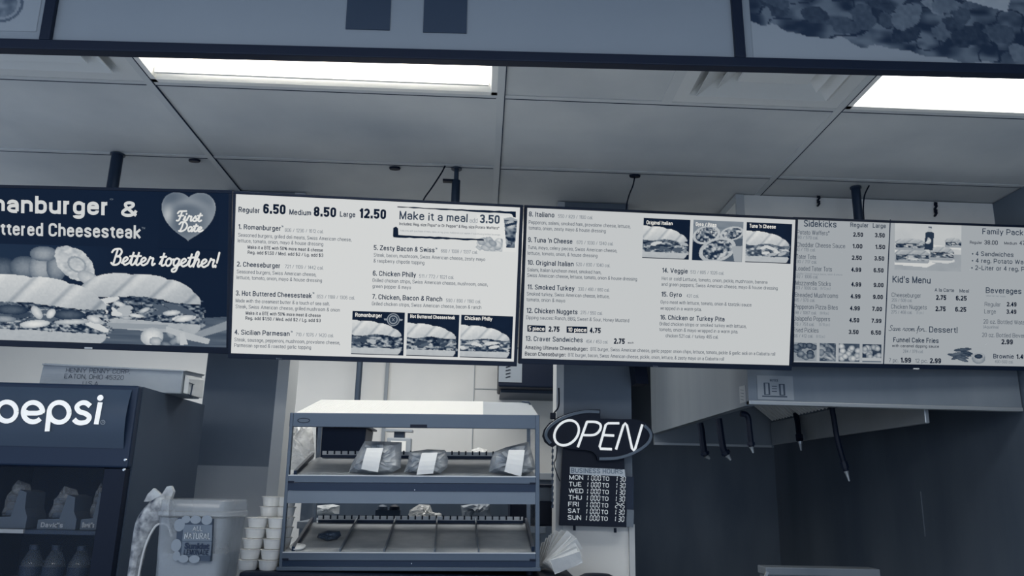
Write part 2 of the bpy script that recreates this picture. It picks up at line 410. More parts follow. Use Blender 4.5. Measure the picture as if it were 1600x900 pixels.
# single-stroke script letters: unit height x = 1.0 for capitals, .5 for small letters; returns strokes and advance
def cr(pts, n=6):
    out = []; p = [pts[0]] + list(pts) + [pts[-1]]
    for i in range(1, len(p) - 2):
        for k in range(n):
            t = k / n; a, b, c, d = p[i - 1], p[i], p[i + 1], p[i + 2]
            out.append(tuple(.5 * (2 * b[j] + (c[j] - a[j]) * t + (2 * a[j] - 5 * b[j] + 4 * c[j] - d[j]) * t * t + (3 * b[j] - a[j] - 3 * c[j] + d[j]) * t ** 3) for j in (0, 1)))
    out.append(tuple(pts[-1])); return out
SCR = {
 'e': ([[(0, .12), (.2, .25), (.3, .4), (.2, .5), (.08, .38), (.06, .15), (.18, 0), (.32, .06), (.42, .16)]], .4),
 't': ([[(0, .12), (.12, .5), (.17, .85), (.12, .4), (.1, .1), (.18, 0), (.3, .1)], [(0, .56), (.3, .6)]], .29),
 'r': ([[(0, .12), (.1, .45), (.12, .55), (.2, .47), (.3, .46), (.27, .2), (.3, .02), (.42, .12)]], .38),
 'o': ([[(.3, .45), (.18, .5), (.06, .35), (.06, .12), (.17, 0), (.3, .12), (.32, .35), (.22, .5), (.34, .42), (.44, .44)]], .41),
 'g': ([[(.32, .45), (.18, .5), (.06, .33), (.08, .08), (.2, .03), (.32, .25), (.34, .48), (.3, 0), (.22, -.32), (.05, -.36), (.03, -.22), (.2, -.08), (.42, .14)]], .4),
 'h': ([[(0, .1), (.15, .5), (.24, .85), (.18, .98), (.1, .8), (.06, 0)], [(.06, .02), (.14, .38), (.26, .5), (.31, .35), (.28, .1), (.34, 0), (.44, .12)]], .42),
 'i': ([[(0, .12), (.1, .48), (.07, .1), (.14, 0), (.26, .12)], [(.14, .7), (.15, .74)]], .23),
 's': ([[(0, .08), (.14, .4), (.2, .52), (.22, .38), (.3, .16), (.2, 0), (.06, .06)], [(.2, 0), (.38, .12)]], .34),
 'a': ([[(.3, .44), (.18, .5), (.06, .34), (.07, .08), (.17, 0), (.29, .2), (.32, .48), (.28, .1), (.34, 0), (.44, .12)]], .41),
 'm': ([[(0, .12), (.08, .5), (.06, 0)], [(.06, .05), (.14, .42), (.22, .5), (.25, .35), (.23, 0)], [(.23, .05), (.32, .42), (.4, .5), (.43, .3), (.42, .06), (.48, 0), (.56, .1)]], .54),
 'v': ([[(0, .4), (.08, .48), (.12, .2), (.17, 0), (.28, .25), (.3, .48), (.4, .42)]], .37),
 'f': ([[(0, .1), (.16, .5), (.25, .88), (.18, .95), (.13, .6), (.1, -.2), (.06, -.36)], [(.02, .42), (.3, .44)]], .28),
 'B': ([[(.22, .95), (.16, .5), (.1, 0)], [(-.06, .8), (.05, .98), (.35, 1.02), (.46, .82), (.36, .58), (.18, .53), (.4, .5), (.46, .25), (.34, .02), (.1, -.02), (-.02, .1)]], .55),
 'F': ([[(-.02, .75), (.08, .95), (.3, .98), (.55, 1.0)], [(.26, .96), (.22, .5), (.14, .06), (0, .02)], [(.08, .5), (.4, .54)]], .46),
 'D': ([[(.22, .92), (.18, .4), (.1, .02)], [(-.04, .75), (.1, .98), (.38, .95), (.55, .6), (.45, .18), (.2, -.02), (.02, .02)]], .62),
 'S': ([[(.42, .82), (.3, .98), (.12, .85), (.16, .6), (.36, .42), (.34, .12), (.15, -.02), (-.04, .1)]], .48),
 '!': ([[(.14, .95), (.09, .3)], [(.05, .02), (.055, .05)]], .2), '.': ([[(.04, 0), (.05, .03)]], .16), ' ': ([], .3)}
def script(mb, s, u0, v0, u1, h, y, w):
    x = 0; st = []
    for ch in s:
        for k in SCR[ch][0]: st.append([(x + p[0] + .12 * p[1], p[1]) for p in k])
        x += SCR[ch][1]
    k = (u1 - u0) / x
    for i, q in enumerate(st): mb.ribbon([(u0 + p[0] * k, v0 + p[1] * h) for p in cr(q, 5)], w, y - i * .00002)
# ------------------------------------------------------------------ materials
M_tile = mat('ceiling_tile_paint', .77, .8, noise=.06, scale=1.7, detail=8, spec=.1)
M_tee = mat('ceiling_tee_paint', .78, .6)
M_gap = mat('ceiling_gap', .1, .9)
M_white = mat('white_paint', .86, .6, noise=.015, scale=3)
M_white2 = mat('enclosure_paint', .93, .6, noise=.03, scale=5)
M_dark = mat('dark_wall_paint', .40, .55, noise=.02, scale=4)
M_light = mat('light_wainscot', .60, .5, noise=.02, scale=4)
M_trim = mat('corner_trim', .74, .5)
M_floor = mat('floor_tile', .66, .5, noise=.03, scale=6)
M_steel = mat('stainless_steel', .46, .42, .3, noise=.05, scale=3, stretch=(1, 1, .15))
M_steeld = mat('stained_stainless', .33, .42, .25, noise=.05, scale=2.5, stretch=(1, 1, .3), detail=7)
M_steell = mat('bright_stainless', .66, .34, .6, noise=.03, scale=4, stretch=(.2, 1, 1))
M_black = mat('black_plastic', .005, .5, spec=.2)
M_navy = mat('black_metal', .02, .45, spec=.25)
M_charcoal = mat('charcoal_metal', .2, .45, .2)
M_chrome = mat('bright_metal', .75, .25, .9)
M_tube = mat('lamp_tube', .98, emit=TUBE_STRENGTH)
M_lens = mat('lamp_lens', .98, emit=LENS_STRENGTH)
M_enamel = mat('lamp_enamel', .93, .4)
M_paper = mat('paper_white', .86, .7)
M_board = mat('cardboard', .55, .8, noise=.03, scale=9)
M_ink = mat('ink', .07, .7)
M_screenink = {}
def scr(name, t, g=1.0):      # colours shown by the lit screens
    k = '%s_%.2f' % (name, g)
    if k in MATS: return MATS[k]
    m = bpy.data.materials.new(k); m.use_nodes = True; bs = m.node_tree.nodes['Principled BSDF']
    bs.inputs['Base Color'].default_value = (0, 0, 0, 1); bs.inputs['Roughness'].default_value = .45; bs.inputs['Specular IOR Level'].default_value = .08
    bs.inputs['Emission Color'].default_value = C(t); bs.inputs['Emission Strength'].default_value = g; MATS[k] = m; return m
# ------------------------------------------------------------------ room shell
struct('floor', MB().box(-4.2, 2.4, -3.5, 6.2, -.1, 0), M_floor)
TX = [-4.66, -3.49, -2.32, -1.15, .03, 1.20, 2.38]
TY = [-3.5, -2.46, -1.85, -1.24, -.63, -.02, .59, 1.20, 1.81, 2.42, 3.03, 3.64, 4.25, 4.86, 5.47, 6.08]
LIGHTS = {(3, 8), (5, 8)}
tiles = MB()
for i in range(len(TX) - 1):
    for j in range(len(TY) - 1):
        x0, x1, y0, y1 = TX[i] + .012, TX[i + 1] - .012, TY[j] + .012, TY[j + 1] - .012
        if (i, j) in LIGHTS or (x1 > 2.3 and y0 > 5.9): continue
        if (i, j) == (2, 8): tiles.box(x0, TX[i + 1] - .64, y0, y1, CEIL + .004, CEIL + .03); continue
        if (i, j) == (4, 8): tiles.box(x0, TX[i + 1] - .6, y0, y1, CEIL + .004, CEIL + .03); continue
        tiles.box(x0, x1, y0, y1, CEIL + .004, CEIL + .03)
tiles.box(-4.7, 2.45, -3.5, 6.1, CEIL + .16, CEIL + .2)
for a_, b_ in ((TX[2] + .0, TX[3] - .62), (TX[4], TX[5] - .6)): pass
struct('ceiling', tiles, M_tile)
tee = MB()
for i, x in enumerate(TX):
    tee.box(x - .013, x + .013, -3.5, 6.08, CEIL, CEIL + .01)
for i in range(len(TX) - 1):
    for y in TY: tee.box(TX[i] + .013, TX[i + 1] - .013, y - .011, y + .011, CEIL + .001, CEIL + .01)
for x in (TX[3] - .625, TX[5] - .597): tee.box(x - .024, x + .012, 1.81, 2.42, CEIL + .0005, CEIL + .012)
tee.cm = 1
for i, x in enumerate(TX): tee.box(x + .0115, x + .0150, -3.5, 6.08, CEIL - .0008, CEIL + .004)
for i in range(len(TX) - 1):
    for y in TY: tee.box(TX[i] + .016, TX[i + 1] - .016, y + .0095, y + .0125, CEIL - .0005, CEIL + .004)
struct('trim_1', tee, [M_tee, M_gap])
struct('wall_back', MB().box(-4.2, .95, 5.6, 5.75, 0, CEIL), M_white)
struct('wall_left', MB().box(-4.2, -4.05, 3.4, 5.6, 0, CEIL), M_white)
zw = P(360, 728, 3.4).z; pl = MB().box(-1.195, -.889, 3.4, 3.56, zw, CEIL); pl.cm = 1; pl.box(-1.195, -.889, 3.4, 3.56, 0, zw)
struct('wall_inner_left', pl, [M_dark, M_light])
struct('trim_2', MB().box(-.889, -.840, 3.398, 3.565, 0, CEIL), M_trim)
pr = MB().box(.352, .648, 3.4, 3.56, 1.36, CEIL); pr.cm = 1; pr.box(.352, .648, 3.4, 3.56, 0, 1.36)
struct('wall_inner_right', pr, [M_dark, M_white])
struct('trim_3', MB().box(.320, .352, 3.397, 3.565, 0, CEIL), M_trim)
struct('trim_4', MB().box(.628, .651, 3.385, 3.4, 0, 1.36), M_trim)
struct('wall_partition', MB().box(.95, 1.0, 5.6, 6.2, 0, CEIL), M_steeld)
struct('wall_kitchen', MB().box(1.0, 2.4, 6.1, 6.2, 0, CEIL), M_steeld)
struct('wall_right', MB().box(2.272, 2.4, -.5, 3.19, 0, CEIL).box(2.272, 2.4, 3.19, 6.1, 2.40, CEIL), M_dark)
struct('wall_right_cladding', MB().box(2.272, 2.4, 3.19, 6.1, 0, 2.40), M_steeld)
yk = PX(1437, 760, 2.27).y
struct('trim_5', MB().box(2.270, 2.2725, yk - .003, yk + .003, PX(1443, 838, 2.27).z, PX(1437, 768, 2.27).z), M_steel)
en = MB().box(1.105, 2.272, 3.235, 3.30, 2.40, CEIL); en.box(1.105, 1.14, 3.30, 5.12, 2.40, CEIL)
struct('wall_hood_enclosure', en, M_white2)
struct('trim_6', MB().box(1.098, 1.135, 3.228, 3.24, 2.40, CEIL).box(1.098, 1.108, 3.24, 5.1, CEIL - .03, CEIL), M_trim)
# ------------------------------------------------------------------ large sign over the counter
H_rot = (0, math.radians(-1.0), 0)
hd = thing('overhead_sign', 'long dark-framed light box sign across the top, hanging in front of the ceiling lights', 'sign', (0, 1.6, 2.4365), H_rot)
HM = MAT4[hd.name]
def hx(x, y): return LOC(HM, x, y, 0)
z_in = hx(800, 84)[1]
fr = MB().box(-2.1, 1.75, -.012, .016, 0, z_in); fr.box(-2.1, 1.75, -.012, .016, .62, .66)
for x in (79, 1151):
    c_ = hx(x, 30)[0]; fr.box(c_ - .012, c_ + .012, -.012, .02, z_in, .62)
fr.box(-2.1, -2.07, -.012, .016, z_in, .62).box(1.72, 1.75, -.012, .016, z_in, .62)
fr.build('frame', M_navy, hd, bevel=.002)
M_panel = mat('sign_panel_plastic', .50, .45, noise=.01, scale=2)
xa, xb = hx(79, 30)[0], hx(1151, 30)[0]
MB().box(-2.07, xa - .012, 0, .012, z_in, .62).build('panel', M_panel, hd)
MB().box(xa + .012, xb - .012, 0, .012, z_in, .62).build('panel', M_panel, hd)
MB().box(xb + .012, 1.72, 0.0, .012, z_in, .62).build('panel', M_panel, hd)
for a, b, yb in ((540, 609, 47), (661, 729, 52)):
    q0 = hx(a, yb); q1 = hx(b, yb); MB().box(q0[0], q1[0], -.003, -.0005, (q0[1] + q1[1]) / 2, .52).build('letter_bar', mat('sign_letter', .17, .5), hd)
pc = Pic(1162, -300, 1850, 111, .55, 2.0, 5)
n = pc.noise(26, 18, 3); edge = 48 + .155 * (pc.X - 1162) + 26 * (pc.noise(34, 30) - .5)
msk = pc.Y < edge; pc.mess(msk, .12, .40, 30, 16)
for k in range(70):
    x = pc.rs.uniform(1180, 1840); y = 46 + .13 * (x - 1162) - pc.rs.uniform(0, 95); e = pc.ell(x, y, pc.rs.uniform(12, 30), pc.rs.uniform(7, 17), pc.rs.uniform(-.7, .7)) + 1.8 * (pc.noise(12) - .5)
    pc.put(e < 1, pc.rs.choice([.16, .2, .26, .32, .38, .46]) + .12 * (pc.noise(6) - .5))
msk = pc.Y < -70 + .1 * (pc.X - 1162) - .0009 * (pc.X - 1500) ** 2; pc.put(msk, .6 + .06 * (pc.noise(20) - .5)); pc.put(pc.Y < -190 - .0006 * (pc.X - 1500) ** 2, .55)
bun = pc.poly([(1235, -60), (1600, -60), (1560, -5), (1548, 24), (1470, 4), (1380, -6), (1250, -12)]); pc.put(bun, .62 + .05 * (pc.noise(14) - .5))
pc.build('food_photo', HM, -.001, picmat('printed_picture', 0), hd)
pc = Pic(-60, -60, 66, 48, .54, 2, 7); e = pc.ell(8, 8, 31, 27); pc.put(e < 1, .5); pc.put((e < 1) & (e > .72), .3); pc.put(e < .5, .22 + .3 * pc.noise(9))
pc.build('food_photo', HM, -.001, picmat('printed_picture', 0), hd)
# ------------------------------------------------------------------ ceiling lamps and air vents
def troffer(ix, lens, label):
    x0, x1, y0, y1 = TX[ix] + .013, TX[ix + 1] - .013, 1.823, 2.408
    r = thing('ceiling_light', label, 'ceiling light', ((x0 + x1) / 2, (y0 + y1) / 2, CEIL), group='recessed ceiling lights')
    hw, hy = (x1 - x0) / 2, (y1 - y0) / 2
    h = MB()
    for a in (-1, 1):
        h.hexa([(-hw, a * hy, 0), (hw, a * hy, 0), (hw, a * (hy - .02), 0), (-hw, a * (hy - .02), 0), (-hw, a * hy, .12), (hw, a * hy, .12), (hw, a * (hy - .09), .12), (-hw, a * (hy - .09), .12)])
        h.hexa([(a * hw, -hy, 0), (a * hw, hy, 0), (a * (hw - .02), hy, 0), (a * (hw - .02), -hy, 0), (a * hw, -hy, .12), (a * hw, hy, .12), (a * (hw - .05), hy, .12), (a * (hw - .05), -hy, .12)])
    h.box(-hw, hw, -hy, hy, .12, .135)
    h.box(-hw + .05, hw - .05, -.05, .05, .09, .12)
    h.build('housing', M_enamel, r)
    if lens:
        MB().box(-hw + .021, hw - .021, -hy + .021, hy - .021, .006, .012).build('lens', M_lens, r)
    else:
        for y in (-.16, -.02, .17):
            MB().tube([(-hw + .06, y, .075), (hw - .06, y, .075)], .016, 12).build('tube', M_tube, r, smooth=True)
        for y in (-.16, -.02, .17):
            for a in (-1, 1): MB().box(a * (hw - .055) - .012, a * (hw - .055) + .012, y - .02, y + .02, .05, .11).build('socket', M_enamel, r)
        MB().box(-hw + .03, hw - .03, hy - .062, hy - .052, .004, .03).build('retaining_rail', M_enamel, r)
    return r
troffer(3, False, 'open recessed tube lamp left of centre, just under the sign frame')
troffer(5, True, 'glowing flat-lens ceiling lamp at the right edge, beside the right air vent')
def vent(x0, x1, label):
    y0, y1 = 1.823, 2.408; cx, cy = (x0 + x1) / 2, (y0 + y1) / 2; hx_, hy_ = (x1 - x0) / 2, (y1 - y0) / 2
    r = thing('air_vent', label, 'air vent', (cx, cy, CEIL), group='square ceiling air vents')
    mv = mat('vent_enamel', .82, .5)
    MB().box(-hx_, hx_, -hy_, hy_, .05, .06).build('back_plate', mv, r)
    def ring(a, za, b, zb, name):
        m = MB(); t = .004
        A = [(-a[0], -a[1]), (a[0], -a[1]), (a[0], a[1]), (-a[0], a[1])]; B = [(-b[0], -b[1]), (b[0], -b[1]), (b[0], b[1]), (-b[0], b[1])]
        for k in range(4):
            l = (k + 1) % 4
            m.hexa([(*A[k], za), (*A[l], za), (*B[l], zb), (*B[k], zb), (*A[k], za + t), (*A[l], za + t), (*B[l], zb + t), (*B[k], zb + t)])
        m.build(name, mv, r)
    ring((hx_, hy_), .002, (hx_ - .05, hy_ - .05), .002, 'frame')
    ring((hx_ - .05, hy_ - .05), .002, (hx_ - .10, hy_ - .10), .045, 'louvre')
    ring((hx_ - .07, hy_ - .07), -.012, (hx_ - .14, hy_ - .14), .03, 'louvre')
    ring((hx_ - .125, hy_ - .125), -.012, (hx_ - .19, hy_ - .19), .03, 'louvre')
    MB().box(-hx_ + .175, hx_ - .175, -hy_ + .175, hy_ - .175, -.012, -.006).build('centre_plate', mv, r)
vent(TX[3] - .60, TX[3] - .013, 'square louvred air vent at upper left, beside the open tube lamp')
vent(TX[5] - .59, TX[5] - .013, 'square louvred air vent right of centre, beside the flat-lens lamp')
# ------------------------------------------------------------------ hanger poles, ceiling hooks and cables
def pole(x, ytop, wpx, Yc, zend, label, thin=False):
    p = PZ(x, ytop, CEIL); rr = wpx * .5 * 3.1 / F
    r = thing('hanger_pole', label, 'pole', (p.x, Yc, CEIL), group='poles that carry the menu screens')
    top = -.055 if thin else -.004
    MB().tube([(0, 0, top), (0, 0, zend - CEIL)], rr, 16).build('tube', mat('pole_paint', .13, .4, .3), r, smooth=True)
    if thin:
        MB().tube([(0, 0, 0), (0, 0, -.06)], .010, 10).build('threaded_rod', M_charcoal, r, smooth=True)
        MB().box(-.055, 0, -.012, .012, -.062, -.053).build('clamp', M_black, r)
    MB().lathe([(rr * 1.25, -.006), (rr * 1.25, 0)], (0, 0, 0), 16).build('flange', M_charcoal, r)
    MB().box(-.06, .06, -.035, rr, zend - CEIL, zend - CEIL + .05).build('mounting_bracket', M_black, r)
pole(173, 231, 18, 3.03, 2.50, 'dark pole at left holding the sandwich poster screen')
pole(713, 256, 14, 3.05, 2.50, 'thin-topped dark pole near the middle, above the first price menu', True)
pole(1364, 271, 15, 3.10, 2.50, 'dark pole at right in front of the pale enclosure')
def cable(pts, r, name, label, cat='cable', m=None, group=None):
    return MB().tube(cr_3(pts), r, 6).build(name, m or M_black, smooth=True, label=label, cat=cat, group=group)
def cr_3(pts):
    P0 = [Vector(p) for p in pts]; out = []; q = [P0[0]] + P0 + [P0[-1]]
    for i in range(1, len(q) - 2):
        for k in range(6):
            t = k / 6; a, b, c, d = q[i - 1:i + 3]
            out.append(.5 * (2 * b + (c - a) * t + (2 * a - 5 * b + 4 * c - d) * t * t + (3 * b - a - 3 * c + d) * t ** 3))
    return out + [P0[-1]]
cable([P(712, 259, 3.05), P(700, 253, 3.04), P(690, 270, 3.02), P(675, 293, 3.0), P(662, 312, 2.99), P(658, 330, 3.0)], .0035, 'power_cable', 'thin black cable slanting from the middle pole down to the first price menu')
cable([P(992, 275, 3.06), P(989, 290, 3.05), P(983, 305, 3.04), P(979, 322, 3.03), P(978, 345, 3.03)], .003, 'power_cable', 'thin black cable dropping from a ceiling slot behind the second price menu')
cable([P(1358, 290, 3.08), P(1351, 305, 3.07), P(1349, 325, 3.06), P(1350, 345, 3.06)], .003, 'power_cable', 'thin black cable hanging beside the right-hand pole')
for (x, y, lab) in ((304, 250, 'small dark oval slot plate in the ceiling above the left poster screen'), (617, 262, 'small dark oval slot plate in the ceiling left of the middle pole'), (992, 274, 'small dark oval slot plate in the ceiling with a cable hanging from it')):
    p = PZ(x, y, CEIL); m = MB().lathe([(.022, -.008), (.024, -.003), (.024, 0)], (0, 0, 0), 18)
    o = m.build('ceiling_clip', M_black, label=lab, cat='ceiling clip', group='ceiling clips'); o.location = p; o.scale = (1, .6, 1)
for (x, y0, y1, lab) in ((1279, 305, 322, 'short dark chain bracket on the pale enclosure, left of the right pole'), (1462, 316, 338, 'short dark chain on the pale enclosure near the right end')):
    r = thing('chain', lab, 'chain', P(x, y0, 3.228)); m0 = MB()
    for k in range(4):
        p0 = P(x + (k % 2) * 1.5, y0 + (y1 - y0) * k / 4, 3.226); p1 = P(x - (k % 2) * 1.5, y0 + (y1 - y0) * (k + 1) / 4, 3.226)
        MB().bar(p0, p1, .014, .008).build('link', M_black, r, world=True, bevel=.002)
# ------------------------------------------------------------------ menu screens
BP = {1: (-1.4381, 2.97, 2.2842, -4.80, 16.10, 1.09, .9191, .6293), 2: (-.4216, 2.95, 2.2661, 3.31, 15.74, -.42, 1.1114, .6377),
      3: (.6909, 2.98, 2.2735, 3.83, 15.43, -.73, 1.1112, .6190), 4: (1.7393, 3.05, 2.3017, 3.48, 12.76, -1.11, 1.0067, .6065)}
BEZ = {1: (.012, .014, .012, .024), 2: (.010, .012, .010, .018), 3: (.012, .010, .010, .020), 4: (.012, .010, .010, .018)}
LAB = {1: 'leftmost menu screen with two big sandwiches on a dark background', 2: 'pale menu screen listing items 1 to 7, left of centre',
       3: 'pale menu screen listing items 8 to 16, right of centre', 4: 'rightmost menu screen listing side orders and drinks'}
SCRT = {1: (.035, 1.0), 2: (.82, 1.0), 3: (.775, .95), 4: (.66, .88)}
BSC = {1: .968, 2: .952, 3: .968, 4: 1.0}
BO = {}
for k, (cx, cy, cz, yw, tl, rl, bw, bh) in BP.items():
    q_ = BSC[k]; cx *= q_; cy *= q_; cz = 1.5 + (cz - 1.5) * q_; bw *= q_; bh *= q_
    M = Matrix.Translation((cx, cy, cz)) @ Matrix.Rotation(math.radians(yw), 4, 'Z') @ Matrix.Rotation(math.radians(tl), 4, 'X') @ Matrix.Rotation(math.radians(rl), 4, 'Y')
    base = M @ Vector((0, 0, -bh / 2)); e = M.to_euler()
    r = thing('menu_screen', LAB[k], 'screen', base, e, group='menu screens over the counter')
    x0, x1 = -bw / 2, bw / 2
    if k == 1: x0 = x1 - 1.115
    if k == 4: x1 = x0 + 1.030
    l, rr, t, b = BEZ[k]
    f = MB().box(x0, x1, -.004, .03, 0, b).box(x0, x1, -.004, .03, bh - t, bh).box(x0, x0 + l, -.004, .03, b, bh - t).box(x1 - rr, x1, -.004, .03, b, bh - t)
    f.build('bezel', M_navy, r, bevel=.0015)
    MB().box(x0 + .01, x1 - .01, .004, .045, .01, bh - .01).build('back_cover', M_black, r)
    MB().box(x0 + l, x1 - rr, 0, .004, b, bh - t).build('screen', scr('screen_ground_%d' % k, *SCRT[k]), r)
    BO[k] = (r, MAT4[r.name], SCRT[k][1])
STY = {'M': (.2, .034, 0), 'H': (.13, .021, 0), 'c': (.36, 0, 0), 'b': (.22, .003, 0), 'B': (.06, .017, 0), 'P': (.02, .042, 0), 'h': (.18, .018, 0), 'n': (.22, 0, 0), 'w': (.95, .018, 0), 'g': (.42, -.005, 0)}
NAMES = {'M': 'price_text', 'H': 'item_name', 'c': 'calorie_text', 'b': 'item_text', 'B': 'bold_text', 'P': 'price_text', 'h': 'item_name', 'n': 'item_name', 'w': 'photo_caption', 'g': 'small_print', 'W': 'headline_text', 'W2': 'headline_text'}
def block(k, name, lines, y=-.0012):
    r, M, g = BO[k]; sets = []
    for ln in lines:
        if k == 4 or ln[5] in 'PW2' or not sets: sets.append([ln])
        elif sets[-1][0][5] not in 'P' and abs(ln[2] - sets[-1][-1][2]) < 12 and ln[1] - sets[-1][-1][3] < 14: sets[-1].append(ln)
        else: sets.append([ln])
    for st_ in sets:
        mb = MB(); mats = []; key = {}
        for (s, x0, yb, x1, h, st) in st_:
            t, bold, sh = STY[st]
            if st not in key: key[st] = len(mats); mats.append(scr('screen_ink_' + st, t, g))
            mb.cm = key[st]; u0, v0 = LOC(M, x0, yb, y); u1 = LOC(M, x1, yb + .03 * (x1 - x0), y)[0]
            put_text(mb, s, u0, v0, u1, h * .00252 * BSC[k], y, bold)
        mb.build(name if len(st_) > 1 else NAMES[st_[0][5]], mats, r)
def shape(k, name, polys, t, y=-.0008):
    r, M, g = BO[k]; mb = MB()
    for p in polys: mb.add([(q[0], y, q[1]) for q in (LOC(M, a, b, y) for a, b in p)], [tuple(range(len(p)))])
    return mb.build(name, scr('screen_shape_%d' % int(t * 100), t, g), r)
BODY = 5.6
# --- first price menu
block(2, 'size_price_text', [('Regular', 372.5, 331.6, 406, 8.3, 'H'), ('6.50', 411, 333.6, 446, 15, 'P'), ('Medium', 452, 335.3, 486, 8.3, 'H'), ('8.50', 490, 338, 525, 15, 'P'), ('Large', 531, 338.5, 555, 8.3, 'H'), ('12.50', 561, 340.6, 603, 15, 'P')])
MK = 'Make it a BTE with 50% more meat & cheese'; RG = 'Reg. add $1.50 / Med. add $2 / Lg. add $3'
block(2, 'menu_item_text', [('1. Romanburger', 372, 358, 439, 7.7, 'H'), ('™', 439.5, 357.5, 442.5, 5, 'c'), ('806 / 1236 / 1612 cal.', 445, 362, 505, 5.4, 'c'), ('Seasoned burgers, grilled deli meats, Swiss American cheese,', 372, 369.7, 549, BODY, 'b'), ('lettuce, tomato, onion, mayo & house dressing', 371.5, 378.6, 505, BODY, 'b'), (MK, 387, 388.6, 504.5, 5.2, 'B'), (RG, 387, 396.8, 505, 5.2, 'B')])
block(2, 'menu_item_text', [('2. Cheeseburger', 370, 416.4, 438, 7.7, 'H'), ('721 / 1109 / 1442 cal.', 445, 419, 505, 5.4, 'c'), ('Seasoned burgers, Swiss American cheese,', 370, 427, 494, BODY, 'b'), ('lettuce, tomato, onion, mayo & house dressing', 369.5, 436, 503, BODY, 'b')])
block(2, 'menu_item_text', [('3. Hot Buttered Cheesesteak', 368.3, 461.7, 487, 7.7, 'H'), ('™', 488, 461.5, 491, 5, 'c'), ('653 / 1188 / 1306 cal.', 495, 466, 554, 5.4, 'c'), ('Made with the creamiest butter & a touch of sea salt.', 368.3, 472.3, 515, BODY, 'b'), ('Steak, Swiss American cheese, grilled mushroom & onion', 368, 481.5, 531, BODY, 'b'), (MK, 384, 491.6, 501, 5.2, 'B'), (RG, 383.3, 499.6, 501, 5.2, 'B')])
block(2, 'menu_item_text', [('4. Sicilian Parmesan', 366.4, 522.6, 452.5, 7.7, 'H'), ('™', 454, 522, 457, 5, 'c'), ('710 / 1076 / 1420 cal.', 462, 525.2, 521, 5.4, 'c'), ('Steak, sausage, pepperoni, mushroom, provolone cheese,', 366.2, 533.2, 531, BODY, 'b'), ('Parmesan spread & roasted garlic topping', 366, 542, 486, BODY, 'b')])
block(2, 'menu_item_text', [('5. Zesty Bacon & Swiss', 584, 390.6, 679, 7.8, 'H'), ('™', 680, 392, 683, 5, 'c'), ('668 / 1008 / 1337 cal.', 689, 394.5, 746, 5.4, 'c'), ('Steak, bacon, mushroom, Swiss American cheese, zesty mayo', 584, 400.9, 758, BODY, 'b'), ('& raspberry chipotle topping', 583.5, 410, 663, BODY, 'b')])
block(2, 'menu_item_text', [('6. Chicken Philly', 582.4, 430.7, 650, 7.8, 'H'), ('511 / 772 / 1021 cal.', 655, 434, 709, 5.4, 'c'), ('Grilled chicken strips, Swiss American cheese, mushroom, onion,', 582, 440.5, 762, BODY, 'b'), ('green pepper & mayo', 582, 449.7, 642, BODY, 'b')])
block(2, 'menu_item_text', [('7. Chicken, Bacon & Ranch', 581.5, 467.3, 691, 7.8, 'H'), ('590 / 890 / 1180 cal.', 697, 472, 751, 5.4, 'c'), ('Grilled chicken strips, Swiss American cheese, bacon & ranch', 581, 477, 752, BODY, 'b')])
block(2, 'meal_offer_text', [('Make it a meal', 624, 342.6, 730.5, 13, 'h'), ('add', 733.5, 347.6, 746, 7, 'g'), ('3.50', 749.5, 348.5, 780.5, 13.5, 'M'), ('Includes: Reg. size Pepsi® or Dr Pepper® & Reg. size Potato Waffers®', 624, 351.8, 780, 4.6, 'B'), ('Valid only with purchase of menu items at reg. price. Additional cost applies if substituting bottled beverage.', 625, 361.3, 782, 2.6, 'g')])
rb = random.Random(3)
def brush(x0, y0, x1, y1, th0, th1, n=22):
    up = []; dn = []
    for i in range(n + 1):
        k = i / n; x = x0 + (x1 - x0) * k; y = y0 + (y1 - y0) * k; th = th0 + (th1 - th0) * k
        up.append((x, y - th / 2 + rb.uniform(-.5, .5))); dn.append((x, y + th / 2 + rb.uniform(-.5, .5)))
    return up + dn[::-1]
shape(2, 'brush_frame', [brush(621, 323.3, 806, 332.5, 1.2, 4), brush(614.5, 368.6, 756, 375, 4, 2.6), [(798, 330), (806, 331), (806, 340), (802, 339), (800, 335), (797, 334)], [(614.5, 356), (619, 354), (622, 357), (622.5, 368), (614, 369)]], .03)
pc = Pic(744, 337, 808, 393, .84, .8, 11)
cup = pc.poly([(786.5, 342), (807.5, 343), (805, 386), (792, 386)]); pc.mess(cup, .05, .5, 9, 6); pc.blob(797, 350, 7.5, 7, .66); pc.put(pc.poly([(788, 350), (806, 345), (806, 349), (790, 354)]), .12); pc.put(pc.poly([(786, 341), (797, 338), (808, 342), (808, 344), (786, 343)]), .6)
for k in range(26): pc.blob(pc.rs.uniform(750, 790), pc.rs.uniform(375, 390), 7, 4.5, pc.rs.uniform(.55, .76), pc.rs.uniform(-.8, .8), .15)
pc.put((pc.ell(769, 383, 26, 12) > 1.1) & (pc.X < 786), .85); pc.put((pc.X > 786) & (pc.X < 792) & (pc.Y > 345) & ~cup, .85)
pc.build('meal_photo', BO[2][1], -.0006, picmat('screen_picture', 1), BO[2][0])
